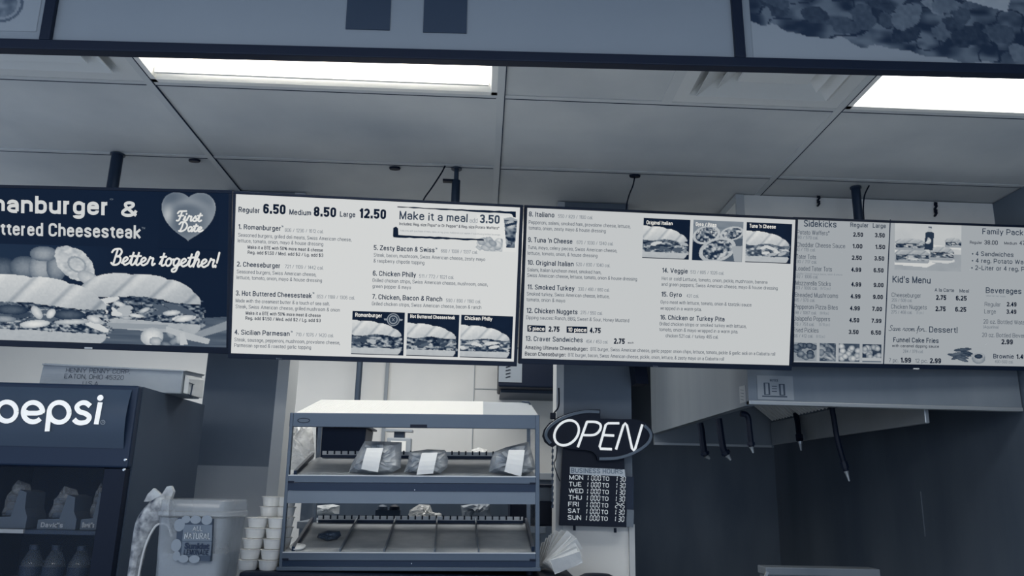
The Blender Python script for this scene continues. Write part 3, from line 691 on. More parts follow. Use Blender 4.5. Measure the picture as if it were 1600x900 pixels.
def tile(k, box, seed, kind='sub', bg=.035, **kw):
    x0, y0, x1, y1 = box; p = Pic(x0, y0, x1, y1, bg, .8, seed); w_, h_ = x1 - x0, y1 - y0
    if kind == 'sub':
        p.a += .03 * (p.noise(20) - .5); p.sandwich(x0 - 1, y0 + h_ * kw.get('top', .2), x0 + w_ * .95, y1 - 1, **{a: b for a, b in kw.items() if a != 'top'})
    elif kind == 'pita':
        p.put(p.Y < y0 + h_ * .42, .42 + .1 * p.noise(30, 4)); p.put(p.poly([(x0, y0 + h_ * .55), (x0 + w_ * .3, y0 + h_ * .5), (x0 + w_ * .2, y1), (x0, y1)]), .06)
        for cx_, cy_, rx, ry, an in ((.27, .36, .25, .2, -.3), (.78, .3, .22, .15, -.25), (.5, .72, .34, .26, -.35)):
            e = p.ell(x0 + w_ * cx_, y0 + h_ * cy_, w_ * rx, h_ * ry, an); p.put(e < 1.25, .7 + .1 * (p.noise(8) - .5)); p.mess(e < .8, .1, .74, 5, 4)
        p.put(p.poly([(x0 + w_ * .78, y0 + h_ * .62), (x1, y0 + h_ * .6), (x1, y1), (x0 + w_ * .85, y1)]), .62)
    elif kind == 'balls':
        p.a += .12 * (p.noise(9) - .5)
        for q in range(16): p.blob(x0 + w_ * p.rs.uniform(.08, .92), y0 + h_ * p.rs.uniform(.15, .85), w_ * .15, h_ * .16, p.rs.uniform(*kw.get('tones', (.45, .65))), 0, .3)
        if kw.get('bowl'): p.put(p.Y > y1 - h_ * .24, .7 - .3 * (p.Y > y1 - h_ * .08))
    elif kind == 'sticks':
        p.mess(p.X > x0, .2, .5, 5, 5); p.blob(x0 + w_ * .1, y0 + h_ * .5, w_ * .32, h_ * .34, .6); p.blob(x0 + w_ * .1, y0 + h_ * .52, w_ * .2, h_ * .2, .42)
        for q in range(6): p.blob(x0 + w_ * p.rs.uniform(.5, .95), y0 + h_ * p.rs.uniform(.2, .9), w_ * .3, h_ * .07, p.rs.uniform(.35, .6), p.rs.uniform(.2, 1.2))
    return p.build(kw.get('name', 'food_photo'), BO[k][1], -.0007, picmat('screen_picture', 1), BO[k][0], BO[k][2])
tile(2, (549.6, 487, 631.5, 554.5), 21, top=.2)
tile(2, (635.8, 490.5, 716.6, 557), 22, top=.22)
tile(2, (719.5, 493, 800.5, 559.5), 23, top=.23, hi=.72, lo=.15)
block(2, 'photo_caption', [('Romanburger', 555, 494.7, 597, 6, 'w')], -.0015); block(2, 'photo_caption', [('Hot Buttered Cheesesteak', 641, 496.8, 711, 5.6, 'w')], -.0015); block(2, 'photo_caption', [('Chicken Philly', 726, 499.8, 769, 6, 'w')], -.0015)
bd = MB(); bM = BO[2][1]; bu, bv = LOC(bM, 614.5, 499.5, -.0015)
bd.disc(bu, bv, .0235, -.0014, 24); bd.cm = 1; bd.disc(bu, bv, .0205, -.0015, 24); bd.cm = 0; bd.disc(bu, bv, .0165, -.0016, 24); bd.cm = 1; bd.disc(bu, bv, .0125, -.0017, 20); bd.cm = 0
bd.ribbon([(bu - .004, bv - .005), (bu + .004, bv + .005)], .0024, -.0018); bd.ribbon([(bu + .004, bv - .005), (bu - .004, bv + .005)], .0024, -.00185)
for a in (-1, 1): bd.add([(bu + a * .02, -.00135, bv - .004), (bu + a * .033, -.00135, bv - .003), (bu + a * .035, -.00135, bv + .003), (bu + a * .02, -.00135, bv + .004)], [(0, 1, 2, 3)])
bd.build('round_badge', [scr('screen_badge_light', .55), scr('screen_badge_dark', .16)], BO[2][0])
# --- second price menu
block(3, 'menu_item_text', [('8. Italiano', 826.3, 338.2, 866, 7.8, 'H'), ('550 / 820 / 1100 cal.', 872, 340.3, 926, 5.4, 'c'), ('Pepperoni, salami, smoked ham, provolone cheese, lettuce,', 826, 349.8, 985, BODY, 'b'), ('tomato, onion, zesty mayo & house dressing', 826, 358.6, 946.5, BODY, 'b')])
block(3, 'menu_item_text', [("9. Tuna 'n Cheese", 825, 378.3, 894.3, 7.8, 'H'), ('670 / 1030 / 1340 cal.', 901, 381.3, 958, 5.4, 'c'), ('Tuna, mayo, celery pieces, Swiss American cheese,', 825, 388.9, 964, BODY, 'b'), ('lettuce, tomato, onion, & house dressing', 824.3, 398, 933.5, BODY, 'b')])
block(3, 'menu_item_text', [('10. Original Italian', 824, 413.8, 896.3, 7.8, 'H'), ('520 / 830 / 1040 cal.', 900, 415.6, 953, 5.4, 'c'), ('Salami, Italian luncheon meat, smoked ham,', 823.8, 424, 939.3, BODY, 'b'), ('Swiss American cheese, lettuce, tomato, onion & house dressing', 823.6, 432.6, 995.3, BODY, 'b')])
block(3, 'menu_item_text', [('11. Smoked Turkey', 824, 452, 897.6, 7.8, 'H'), ('330 / 490 / 660 cal.', 903.4, 454.2, 952, 5.4, 'c'), ('Smoked turkey, Swiss American cheese, lettuce,', 823, 461.6, 952, BODY, 'b'), ('tomato, onion & mayo', 822.6, 470.6, 883, BODY, 'b')])
block(3, 'menu_item_text', [('12. Chicken Nuggets', 822.4, 488.8, 902.4, 7.8, 'H'), ('275 / 550 cal.', 907, 491, 941, 5.4, 'c'), ('Dipping sauces: Ranch, BBQ, Sweet & Sour, Honey Mustard', 822, 498.6, 983, BODY, 'b'), ('2.75', 857, 518.3, 874, 8.6, 'P'), ('4.75', 921.3, 520.3, 938.5, 8.6, 'P')])
shape(3, 'price_tag_patch', [[(824, 508), (852.3, 508.8), (852.3, 518.8), (824, 518)]], .03)
shape(3, 'price_tag_patch', [[(885.3, 509.8), (917.5, 510.6), (917.5, 520.6), (885.3, 519.8)]], .03)
block(3, 'price_tag_text', [('5 piece', 826, 516.2, 850.5, 6.4, 'w'), ('10 piece', 887.3, 518, 916, 6.4, 'w')])
block(3, 'menu_item_text', [('13. Craver Sandwiches', 821, 532.6, 910.5, 7.8, 'h'), ('454 / 453 cal.', 915.5, 536, 949.7, 5.4, 'c'), ('2.75', 959, 537.3, 976, 8.8, 'P'), ('each', 981, 537, 990, 3.2, 'B'), ('Amazing Ultimate Cheeseburger:', 820.4, 545.6, 918, 6.2, 'B'), ('BTE burger, Swiss American cheese, garlic pepper onion chips, lettuce, tomato, pickle & garlic aioli on a Ciabatta roll', 922.6, 548, 1211, 5.6, 'b'), ('Bacon Cheeseburger:', 820, 555.6, 884, 6.2, 'B'), ('BTE burger, bacon, Swiss American cheese, pickle, onion, lettuce, & zesty mayo on a Ciabatta roll', 887.6, 557.2, 1131, 5.6, 'b')])
block(3, 'menu_item_text', [('14. Veggie', 1034.4, 426, 1074.4, 7.8, 'H'), ('513 / 805 / 1026 cal.', 1079, 427.6, 1131, 5.4, 'c'), ('Hot or cold! Lettuce, tomato, onion, pickle, mushroom, banana', 1034, 437.6, 1199, BODY, 'b'), ('and green peppers, Swiss American cheese, mayo & house dressing', 1033.4, 446.6, 1215, BODY, 'b')])
block(3, 'menu_item_text', [('15. Gyro', 1033, 463.3, 1065, 7.8, 'H'), ('431 cal.', 1072.6, 464.7, 1091.6, 5.4, 'c'), ('Gyro meat with lettuce, tomato, onion & tzatziki sauce', 1032.3, 474.4, 1174, BODY, 'b'), ('wrapped in a warm pita.', 1032, 484, 1096, BODY, 'b')])
block(3, 'menu_item_text', [('16. Chicken or Turkey Pita', 1031.4, 499.4, 1132, 7.8, 'H'), ('Grilled chicken strips or smoked turkey with lettuce,', 1030.4, 508.4, 1166, BODY, 'b'), ('tomato, onion & mayo wrapped in a warm pita.', 1030, 517.3, 1153, BODY, 'b'), ('chicken 521 cal. / turkey 465 cal.', 1040, 527, 1122, BODY, 'b')])
tile(3, (1004.5, 342, 1077.5, 404.5), 31, top=.18, hi=.7); tile(3, (1082.3, 345, 1160.5, 408), 32, 'pita', bg=.3); tile(3, (1165.5, 348.5, 1236.5, 411), 33, top=.2, lo=.3, hi=.74)
block(3, 'photo_caption', [('Original Italian', 1010, 350.3, 1051, 6, 'w')], -.0015); block(3, 'photo_caption', [('Gyro / Pitas', 1087, 353, 1119.5, 6, 'w')], -.0015); block(3, 'photo_caption', [("Tuna 'n Cheese", 1171, 355.6, 1212, 6, 'w')], -.0015)
for k, x, y in ((2, 431, 563), (3, 1020, 575)):
    m = MB(); u0, v0 = LOC(BO[k][1], x, y, -.0045); put_text(m, 'TCL', u0, v0, u0 + .025, .0085, -.0048, .02); m.build('maker_mark', mat('grey_print', .45, .5), BO[k][0])
# --- side orders menu
block(4, 'column_heading', [('Sidekicks', 1256, 354, 1307, 10.8, 'h'), ('Regular', 1328.6, 354.6, 1357, 7.4, 'h'), ('Large', 1363.6, 355.8, 1384, 7.4, 'h')])
rows = [('Potato Waffers®', 1245.5, 366.2, 1296, '380 / 570 cal.', 373, 1278, '2.50', '3.50', 1333, 1367, 369.8, None), ('Cheddar Cheese Sauce', 1245, 385.6, 1320.5, '60 / 119 cal.', 392, 1274, '1.00', '1.50', 1332, 1367.5, 388, None),
 ('Tater Tots', 1244, 404.2, 1275, '430 / 717 cal.', 411, 1276, '2.50', '3.50', 1331, 1366, 406, None), ('Loaded Tater Tots', 1243.5, 422.6, 1300, '592 / 1006 cal.', 434.3, 1278, '4.99', '6.50', 1330, 1365, 424.6, ('Cheddar Cheese sauce, bacon, ranch & onions', 1243, 428.6, 1316, 3)),
 ('Mozzarella Sticks', 1243, 445.5, 1298, '503 / 1006 cal.', 452, 1277, '4.99', '9.00', 1330, 1365, 447.6, ('(6/12 pc.)', 1282, 452.4, 1297.5, 4.2)), ('Breaded Mushrooms', 1242, 464, 1309.4, '485 / 970 cal.', 471, 1273, '4.99', '9.00', 1329, 1364, 466.3, None),
 ('Pepperoni Pizza Bites', 1241, 482.4, 1309, '598 / 1067 cal.', 490.6, 1275.5, '4.99', '7.00', 1328, 1362.6, 485, ('(10/18 pc.)', 1281, 491.2, 1295, 4.2)), ('Jalapeño Poppers', 1240.4, 500.8, 1297, '576 / 751 cal.', 508.7, 1272, '4.50', '7.99', 1327, 1361.6, 503.6, ('(6/10 pc.)', 1280, 509, 1296.5, 4.2)),
 ('Fried Pickles', 1239.7, 519, 1279, '206 / 412 cal.', 527, 1270, '3.50', '6.50', 1326, 1361, 522, ('(6/12 pc.)', 1275.4, 527.6, 1289, 4.2))]
for (nm, x0, yb, x1, cal, cy_, cx1, p1, p2, a, b, py, ex) in rows:
    L = [(nm, x0, yb, x1, 7.4, 'n'), (cal, x0 - 2, cy_, cx1, 5.2, 'c'), (p1, a, py, a + 15.5, 7.2, 'P'), (p2, b, py + 1, b + 15.5, 7.2, 'P')]
    if ex: L.append((ex[0], ex[1], ex[2], ex[3], ex[4], 'g'))
    block(4, 'menu_item_text', L)
shape(4, 'divider_line', [[(1390.3, 343), (1392, 343), (1381.3, 571), (1379.6, 571)]], .05)
tile(4, (1239.5, 535.5, 1276, 564), 41, 'balls', bg=.55, tones=(.2, .45)); tile(4, (1280.5, 536, 1306, 564.5), 42, 'sticks', bg=.5); tile(4, (1310.5, 537, 1343, 565), 43, 'balls', bg=.25, tones=(.55, .7)); tile(4, (1347.5, 538, 1377, 566), 44, 'balls', bg=.15, tones=(.5, .66), bowl=1)
pc = Pic(1398, 350, 1502, 423, .76, .9, 45); pc.a += .05 * (pc.noise(25) - .5); pc.put(pc.Y > 396 + 0 * pc.X, .62 + .06 * (pc.noise(18) - .5))
for pts, t in (([(1398, 410), (1398, 415), (1448, 418), (1462, 411), (1440, 405)], .84), ([(1398, 392), (1430, 394), (1430, 398), (1398, 396)], .82), ([(1456, 382), (1502, 386), (1502, 389), (1456, 386)], .84), ([(1440, 402), (1492, 405), (1492, 408), (1480, 411), (1440, 408)], .8)): pc.put(pc.poly(pts), t)
for a in ((1398, 388, 1452, 412), (1452, 384, 1490, 406), (1398, 373, 1446, 392), (1476, 370, 1502, 386)): pc.sandwich(*a, bt=.66, cut=False, lo=.15, hi=.7)
pc.put(pc.poly([(1445.5, 364), (1449, 362), (1456, 362), (1459, 364.5), (1457.5, 391), (1444, 390)]), .15); pc.put(pc.poly([(1448.6, 362), (1450.5, 356), (1454.5, 356), (1456, 362)]), .72); pc.put(pc.poly([(1450, 354), (1455, 354.4), (1455, 356.4), (1450, 356)]), .3)
e = pc.ell(1449.5, 376, 5, 5); pc.put((e < 1) & (pc.X > 1448 - .3 * (pc.Y - 376)), .7); pc.put(pc.poly([(1445, 380), (1452, 374), (1454, 376), (1448, 380)]), .8)
pc.build('meal_photo', BO[4][1], -.0006, picmat('screen_picture', 1), BO[4][0], BO[4][2])
block(4, 'family_pack_text', [('Family Pack', 1535, 365.8, 1599, 9.6, 'h'), ('Regular', 1515.4, 380.8, 1534.5, 4.8, 'B'), ('38.00', 1538, 382, 1559, 7.2, 'B'), ('Medium', 1569, 382, 1589, 4.8, 'B'), ('47.00', 1593, 383, 1613, 7.2, 'B'), ('• 4 Sandwiches', 1518.5, 399.6, 1583.6, 7.6, 'h'), ('• 4 reg. Potato Waffers', 1518.3, 410.4, 1621, 7.6, 'h'), ('• 2-Liter or 4 reg. Pepsi', 1517.5, 421.6, 1619, 7.6, 'h')])
block(4, 'kids_menu_text', [("Kid's Menu", 1394.5, 441.5, 1454, 11, 'h'), ('A la Carte', 1460.3, 455.6, 1490.7, 5.8, 'h'), ('Meal', 1499.3, 457, 1514, 5.8, 'h'), ('Cheeseburger', 1393.3, 464, 1439, 7.2, 'n'), ('259 / 508 cal.', 1393.3, 471.2, 1425, 5.2, 'c'), ('2.75', 1462.5, 468.6, 1478.4, 8, 'P'), ('6.25', 1493.5, 469.5, 1510.4, 8, 'P'), ('Chicken Nuggets', 1392.3, 482.2, 1448, 7.2, 'n'), ('275 / 468 cal.', 1392.5, 490, 1425, 5.2, 'c'), ('(5 pc.)', 1432, 490.4, 1443, 4.2, 'g'), ('2.75', 1461.6, 486.2, 1477.5, 8, 'P'), ('6.25', 1492.5, 487, 1509.7, 8, 'P')])
block(4, 'drinks_text', [('Beverages', 1540.3, 458, 1596, 9.6, 'h'), ('tables can vary supply', 1540.5, 463.4, 1571, 3, 'g'), ('Regular', 1538.6, 478.4, 1563.5, 7, 'n'), ('2.49', 1573, 478.8, 1588.3, 7.4, 'P'), ('Large', 1538, 489.6, 1556, 7, 'n'), ('3.49', 1572.5, 490.4, 1588, 7.4, 'P'), ('20 oz. Bottled Water', 1536.6, 505.6, 1604, 7, 'n'), ('(Aquafina)', 1536.4, 513, 1560, 5, 'c'), ('20 oz. Bottled Beverages', 1534.5, 526.4, 1617, 7, 'n'), ('2.99', 1564.6, 538, 1582.5, 8.4, 'P')])
block(4, 'dessert_text', [('Dessert!', 1451.7, 519.4, 1496, 9.8, 'h'), ('Funnel Cake Fries', 1395.7, 534.6, 1466.6, 8, 'H'), ('with caramel dipping sauce', 1394, 542.2, 1467, 4.8, 'B'), ('284 / 379 cal.', 1411, 551.3, 1442.4, 5.2, 'c'), ('7 pc.', 1389, 566, 1403.5, 6.6, 'n'), ('1.99', 1407, 566.6, 1423.4, 8.4, 'P'), ('12 pc.', 1430, 566.8, 1449.4, 6.6, 'n'), ('2.99', 1452.8, 567.6, 1470.3, 8.4, 'P'), ('Brownie', 1552, 560, 1584, 7.6, 'H'), ('1.49', 1588, 561, 1604, 8, 'P'), ('490-593 cal.', 1554.4, 567.3, 1583, 5, 'c')])
m = MB(); u0, v0 = LOC(BO[4][1], 1389, 516.6, -.001); u1 = LOC(BO[4][1], 1449, 518.4, -.001)[0]; script(m, 'Save room for...', u0, v0, u1, .0225, -.001, .0020); m.build('script_text', scr('screen_ink_h', .22, .88), BO[4][0])
pc = Pic(1478, 542, 1542, 570, .70, .8, 46); pc.a[:] = SCRT[4][0]
for x0, y0, x1, y1 in ((1480, 554, 1514, 560), (1486, 562, 1508, 554), (1490, 548, 1518, 545), (1494, 552, 1518, 556), (1492, 558, 1513, 565), (1500, 549, 1520, 553), (1484, 556, 1506, 551)):
    pc.blob((x0 + x1) / 2, (y0 + y1) / 2, math.hypot(x1 - x0, y1 - y0) / 2, 2.6, pc.rs.uniform(.14, .32), math.atan2(y1 - y0, x1 - x0), .15)
pc.blob(1529, 560, 10.5, 8, .55); pc.blob(1529, 556, 10, 5, .66); pc.blob(1529, 556.4, 6.5, 3.6, .14); pc.build('dessert_photo', BO[4][1], -.0006, picmat('screen_picture', 1), BO[4][0], BO[4][2])
# --- sandwich poster screen
pc = Pic(-120, 384, 357, 541, .035, 1.0, 51); X, Y = pc.X, pc.Y
pc.a += .07 * np.exp(-((X - 10) / 120) ** 2 - ((Y - 400) / 50) ** 2)
pc.put(pc.poly([(140, 506), (357, 487), (357, 541), (120, 541)]), .3); pc.a = np.where(pc.poly([(140, 506), (357, 487), (357, 541), (120, 541)]), pc.a + .14 * (pc.noise(60, 4) - .5), pc.a)
pc.put(pc.poly([(300, 516), (357, 493), (357, 507), (308, 523)]), .5 + .05 * pc.noise(8))
for x, y, rx, ry, t in ((5, 424, 30, 20, .22), (40, 420, 24, 18, .36), (66, 420, 20, 20, .5), (90, 418, 16, 22, .42), (70, 398, 22, 12, .45)): pc.blob(x, y, rx, ry, t, 0, .25)
e = pc.ell(118, 412, 36, 22, .62) + .5 * (pc.noise(9) - .5); pc.put(e < 1, .70 + .22 * (pc.noise(7, 5) - .5)); e = pc.ell(122, 413, 16, 12, .5); pc.put((e < 1) & (e > .6), .56); pc.blob(140, 434, 18, 10, .66, .4, .15)
pc.sandwich(122, 419, 315, 508, bt=.70, cut=False, lo=.05, hi=.55, slant=.05, lumps=3.3)
for x, y, rx, ry, an, t in ((189, 473, 10, 4, .3, .7), (215, 490, 12, 3, .1, .72), (228, 481, 9, 3.5, -.4, .66), (270, 484, 14, 4, -.1, .7), (290, 492, 16, 5, -.2, .74), (200, 494, 9, 2.5, 0, .6)): pc.blob(x, y, rx, ry, t, an)
pc.put(pc.poly([(150, 503), (265, 503), (262, 509), (160, 512)]), .56)
pc.sandwich(-118, 428, 169, 534, bt=.72, cut=False, lo=.08, hi=.66, slant=.02, lumps=4.2)
for x, y, rx, ry, an, t in ((20, 487, 26, 8, 0, .2), (110, 492, 26, 8, 0, .2), (57, 508, 24, 6, -.1, .76), (115, 503, 28, 4, -.05, .66), (60, 490, 12, 7, .9, .7), (82, 491, 9, 6, -.9, .74), (150, 498, 12, 6, .3, .7), (10, 502, 18, 5, 0, .5)): pc.blob(x, y, rx, ry, t, an)
pc.blob(240, 522, 18, 14, .72, -.2); pc.blob(246, 529, 10, 7, .6); pc.put(pc.ell(246, 526, 13, 9) % .5 < .08, .4) if False else None
for x, y, rx, ry, an, t in ((268, 516, 9, 5, .9, .5), (276, 527, 11, 5, -.6, .45), (262, 533, 9, 4, .2, .38), (283, 520, 6, 12, .2, .62)): pc.blob(x, y, rx, ry, t, an)
pc.put(pc.poly([(261, 505), (292, 513), (330, 523), (327, 531), (290, 524), (262, 514)]), .66 + .04 * pc.noise(9)); pc.put(pc.poly([(290, 514), (296, 532), (284, 534), (283, 516)]), .72)
pc.build('sandwich_picture', BO[1][1], -.0006, picmat('screen_picture', 1), BO[1][0])
STY['W'] = (.80, .034, 0); STY['W2'] = (.78, .026, 0)
block(1, 'headline_text', [('Romanburger', -64, 330.5, 170, 27, 'W'), ('&', 189, 338.7, 215, 24, 'W'), ('®', 171.5, 316, 177, 6, 'g')])
block(1, 'headline_text', [('Hot Buttered Cheesesteak', -72, 365.3, 220, 20.5, 'W2'), ('™', 221, 361, 226.5, 6, 'g')])
hp = Pic(248, 300, 342, 391, .035, .8, 52); hxn = (hp.X - 294.5) / 37; hyn = -(hp.Y - 343) / 34
hv = (hxn ** 2 + hyn ** 2 - 1) ** 3 - hxn ** 2 * hyn ** 3; k = np.clip(-hv * 3, 0, 1) ** .5
hp.put(hv < 0, .47 + .05 * (hp.X - 294) / 40 - .10 * k + .26 * np.exp(-((hp.X - 262) / 9) ** 2 - ((hp.Y - 336) / 16) ** 2) + .1 * np.exp(-((hp.Y - 318) / 7) ** 2) * (1 - k)); hp.build('heart_picture', BO[1][1], -.0006, picmat('screen_picture', 1), BO[1][0])
for s, x0, yb, x1, h, w_ in (('First', 276, 343, 314, .037, .0065), ('Date', 279, 359, 316, .034, .0065)):
    m = MB(); u0, v0 = LOC(BO[1][1], x0, yb + 2, -.0012); u1 = LOC(BO[1][1], x1, yb + 2, -.0012)[0]; script(m, s, u0, v0, u1, h, -.0012, w_); m.build('script_text', scr('screen_script', .86), BO[1][0])
m = MB(); u0, v0 = LOC(BO[1][1], 174, 413, -.0012); u1 = LOC(BO[1][1], 341, 417, -.0012)[0]; script(m, 'Better together!', u0, v0, u1, .057, -.0012, .0075); m.build('script_text', scr('screen_script', .86), BO[1][0])
m = MB(); u0, v0 = LOC(BO[1][1], 132, 544.7, -.005); m.box(u0, u0 + .03, -.0055, -.004, v0, v0 + .006); m.build('maker_mark', mat('silver_print', .8, .4), BO[1][0])
m = MB(); u0, v0 = LOC(BO[4][1], 1427, 577, -.005); m.box(u0, u0 + .026, -.0055, -.004, v0, v0 + .005); m.build('maker_mark', mat('silver_print', .8, .4), BO[4][0])
#@@PART2
# ------------------------------------------------------------------ counters
struct_c = MB().box(-2.3, .30, 1.95, 3.34, 1.08, 1.12); struct_c.box(-2.28, .28, 2.0, 3.30, 0, 1.08)
cb = thing('counter', 'long low service counter running below the frame under the cooler', 'counter', (-1.0, 2.6, 0))
MB().box(-2.3, .27, 1.95, 3.34, 1.08, 1.12).build('worktop', M_charcoal, cb, world=True, bevel=.004)
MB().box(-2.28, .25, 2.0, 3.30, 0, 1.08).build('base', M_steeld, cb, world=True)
WZ = 1.2205      # top of the raised shelf
sx1 = P(901, 893, 2.66).x; sx0 = P(374, 893, 2.66).x
rs = thing('raised_shelf', 'black raised shelf on the counter, carrying the food warmer and cup stacks', 'shelf', ((sx0 + sx1) / 2, 2.9, 1.12))
MB().box(sx0, sx1, 2.655, 3.30, WZ - .04, WZ).build('shelf_top', M_black, rs, world=True, bevel=.008)
MB().box(sx0 + .05, sx1 - .05, 2.70, 3.28, 1.1205, WZ - .04).build('shelf_base', M_charcoal, rs, world=True)
# ------------------------------------------------------------------ drinks cooler
CY, CX0, CX1, CZ = 2.45, -1.665, -1.060, 1.778
c = thing('drinks_cooler', 'dark glass-door drinks cooler with a lit brand header, at far left', 'cooler', ((CX0 + CX1) / 2, CY, 1.1205))
M_cab = mat('cooler_cabinet', .21, .5, .0, noise=.01, scale=5)
zh0 = P(150, 701, CY).z; zh1 = CZ - .012
body = MB(); W_ = .03
body.box(CX0, CX1, CY + .035, 3.045, CZ - .03, CZ).box(CX0, CX0 + W_, CY + .035, 3.045, 1.1205, CZ - .03).box(CX1 - W_, CX1, CY + .035, 3.045, 1.1205, CZ - .03)
body.box(CX0 + W_, CX1 - W_, 3.005, 3.045, 1.1205, CZ - .03).box(CX0 + W_, CX1 - W_, CY + .035, 3.005, 1.1205, 1.16).box(CX0 + W_, CX1 - W_, CY + .035, 3.005, zh0 - .03, CZ - .03)
body.build('cabinet', M_cab, c, world=True)
MB().box(CX0, CX1, CY, CY + .033, zh0 - .055, CZ).build('header_frame', mat('header_frame', .075, .45), c, world=True, bevel=.006)
hp0 = MB(); n_ = 10; hz0, hz1 = zh0 + .002, CZ - .014; vs = []; fs = []
for i in range(n_ + 1):
    k = i / n_; z = hz0 + (hz1 - hz0) * k; y = CY - .002 - .016 * math.sin(math.pi * k)
    vs += [(CX0 + .012, y, z), (CX1 - .018, y, z)]
for i in range(n_): fs.append((2 * i, 2 * i + 1, 2 * i + 3, 2 * i + 2))
hp0.add(vs, fs); hs = hp0.build('header_sign', mat('header_sign_plastic', .20, .3, emit=.04), c, world=True, smooth=True)
# lettering on the header
lm = MB(); LY = CY - .021; LM = Matrix.Identity(4)
def lp(x, y): return LOC(LM, x, y, LY)
def arc(cx, cy, r, a0, a1, n=26, ry=None): return [lp(cx + r * math.cos(math.radians(a0 + (a1 - a0) * i / n)), cy + (ry or r) * math.sin(math.radians(a0 + (a1 - a0) * i / n))) for i in range(n + 1)]
k_ = .002 * 2.45 / 2.6; sw = 7.2 * 2.44 / F
def letter(name, strokes):
    m = MB()
    for i, q in enumerate(strokes): m.ribbon(q, sw, LY - i * .0002, cap=False)
    m.build(name, mat('header_lettering', .90, .4, emit=.35), hs, world=True)
letter('letter', [arc(10.5, 643, 15, 0, 360), [lp(-5, 640), lp(-9, 673)]])
letter('letter', [arc(51.5, 644, 15.2, 42, 357) + [lp(66.3, 643.6)], [lp(37, 643), lp(44, 645.6), lp(58, 645.6), lp(66.4, 643.4)]])
letter('letter', [arc(92.4, 644.3, 15.6, 0, 360), [lp(77.2, 641), lp(73.6, 674)]])
letter('letter', [[lp(x, y) for x, y in cr([(141, 634.5), (134, 629.5), (126, 630), (120, 636), (124, 643), (133, 646), (139.5, 651.5), (136, 658.5), (127, 660.8), (120, 659.3), (115.4, 655)], 5)]])
letter('letter', [[lp(156.6, 628.6), lp(150.2, 663)]])
m = MB(); q = lp(156.7, 621.7); m.disc(q[0], q[1], 4.6 * 2.44 / F, LY, 20); m.build('letter_dot', MATS['header_lettering'], hs, world=True)
m = MB(); m.ribbon(arc(160.6, 659.8, 3.4, 0, 360, 18), .0014, LY, cap=False); q = lp(159.2, 661.6); put_text(m, 'R', q[0], q[1], q[0] + .006, .0075, LY - .0002); m.build('registered_mark', mat('header_mark', .6, .5), hs, world=True)
# door
dz1 = zh0 - .058; d = MB(); g0 = P(163, 735, CY).x; gz1 = P(80, 729, CY).z
d.box(g0, CX1 - .004, CY, CY + .033, 1.13, dz1).box(CX0, CX0 + .05, CY, CY + .033, 1.13, dz1).box(CX0 + .05, g0, CY, CY + .033, gz1, dz1).box(CX0 + .05, g0, CY, CY + .033, 1.13, 1.16)
dr = d.build('door', M_black, c, world=True, bevel=.004)
MB().box(CX0 + .05, g0, CY + .012, CY + .018, 1.16, gz1).build('glass_pane', clear('cooler_glass', .08, .12, .08, .5), dr, world=True)
for x, y in ((196, 718.6), (194, 734)):
    q = P(x, y, CY - .003); MB().lathe([(.0045, 0), (.0035, .004)], (0, 0, 0), 12).build('bolt', M_chrome, c).matrix_local = wm(c).inverted() @ Matrix.Translation(q) @ Matrix.Rotation(math.pi / 2, 4, 'X')
SHZ = P(60, 827, 2.55).z
MB().box(CX0 + .032, P(158, 827, 2.55).x + .04, 2.52, 2.94, SHZ - .012, SHZ).build('rack', M_charcoal, c, world=True)
MB().box(CX0 + .032, P(42, 827, 2.53).x, 2.512, 2.52, SHZ - .010, SHZ + .001).build('rack_rail', mat('rack_rail', .7, .4), c, world=True)
# contents
M_wrap = clear('clear_wrap', .62, .42, .15, .6, noise=.2, scale=30)
M_wrapd = clear('dim_wrap', .45, .5, .15, .6, noise=.3, scale=25)
M_cookie = mat('cookie', .30, .8, noise=.08, scale=40)
def cookie_bag(x0, x1, y0, y1, Y, label, seed, brand):
    a = P(x0, y1, Y); b = P(x1, y1, Y); h = P(x0, y0, Y).z - a.z; wdt = b.x - a.x
    r = thing('snack_pack', label, 'snack pack', ((a.x + b.x) / 2, Y, SHZ), group='wrapped snacks inside the cooler')
    hw = wdt / 2
    MB().slab([(-hw, .001), (hw, .001), (hw, h * .25), (hw * .8, h * .42), (hw * .75, h * .75), (hw * .35, h * .8), (hw * .1, h * .25), (-hw, h * .22)], -.01, .10).build('carton', mat('snack_carton', .36, .7), r)
    MB().pillow([(-hw * .9, h * .25), (-hw * .7, h * .7), (-hw * .35, h), (hw * .35, h * .92), (hw * .6, h * .7), (hw * .2, h * .24)], .04, .03, .03, seed).build('wrapper', M_wrap, r)
    for i in range(3): MB().lathe([(hw * .4, 0), (hw * .45, .008), (hw * .4, .016)], (-hw * .25, .04, h * .26 + i * .022), 14).build('cookie', M_cookie, r)
    if brand:
        m = MB(); put_text(m, "David's", -hw * .8, h * .05, hw * .35, h * .11, -.0115, .03); m.build('carton_print', mat('carton_print', .72, .7), r)
cookie_bag(60, 120, 758, 826, 2.56, 'cookie pack with a pale printed carton, middle one inside the cooler', 1, True)
cookie_bag(127, 160, 752, 826, 2.57, 'cookie pack half hidden by the cooler door frame', 2, True)
cookie_bag(-15, 42, 750, 826, 2.56, 'dull snack pack on the rack at the left edge of the cooler glass', 3, False)
M_bottle = clear('bottle_plastic', .4, .35, .06, .8)
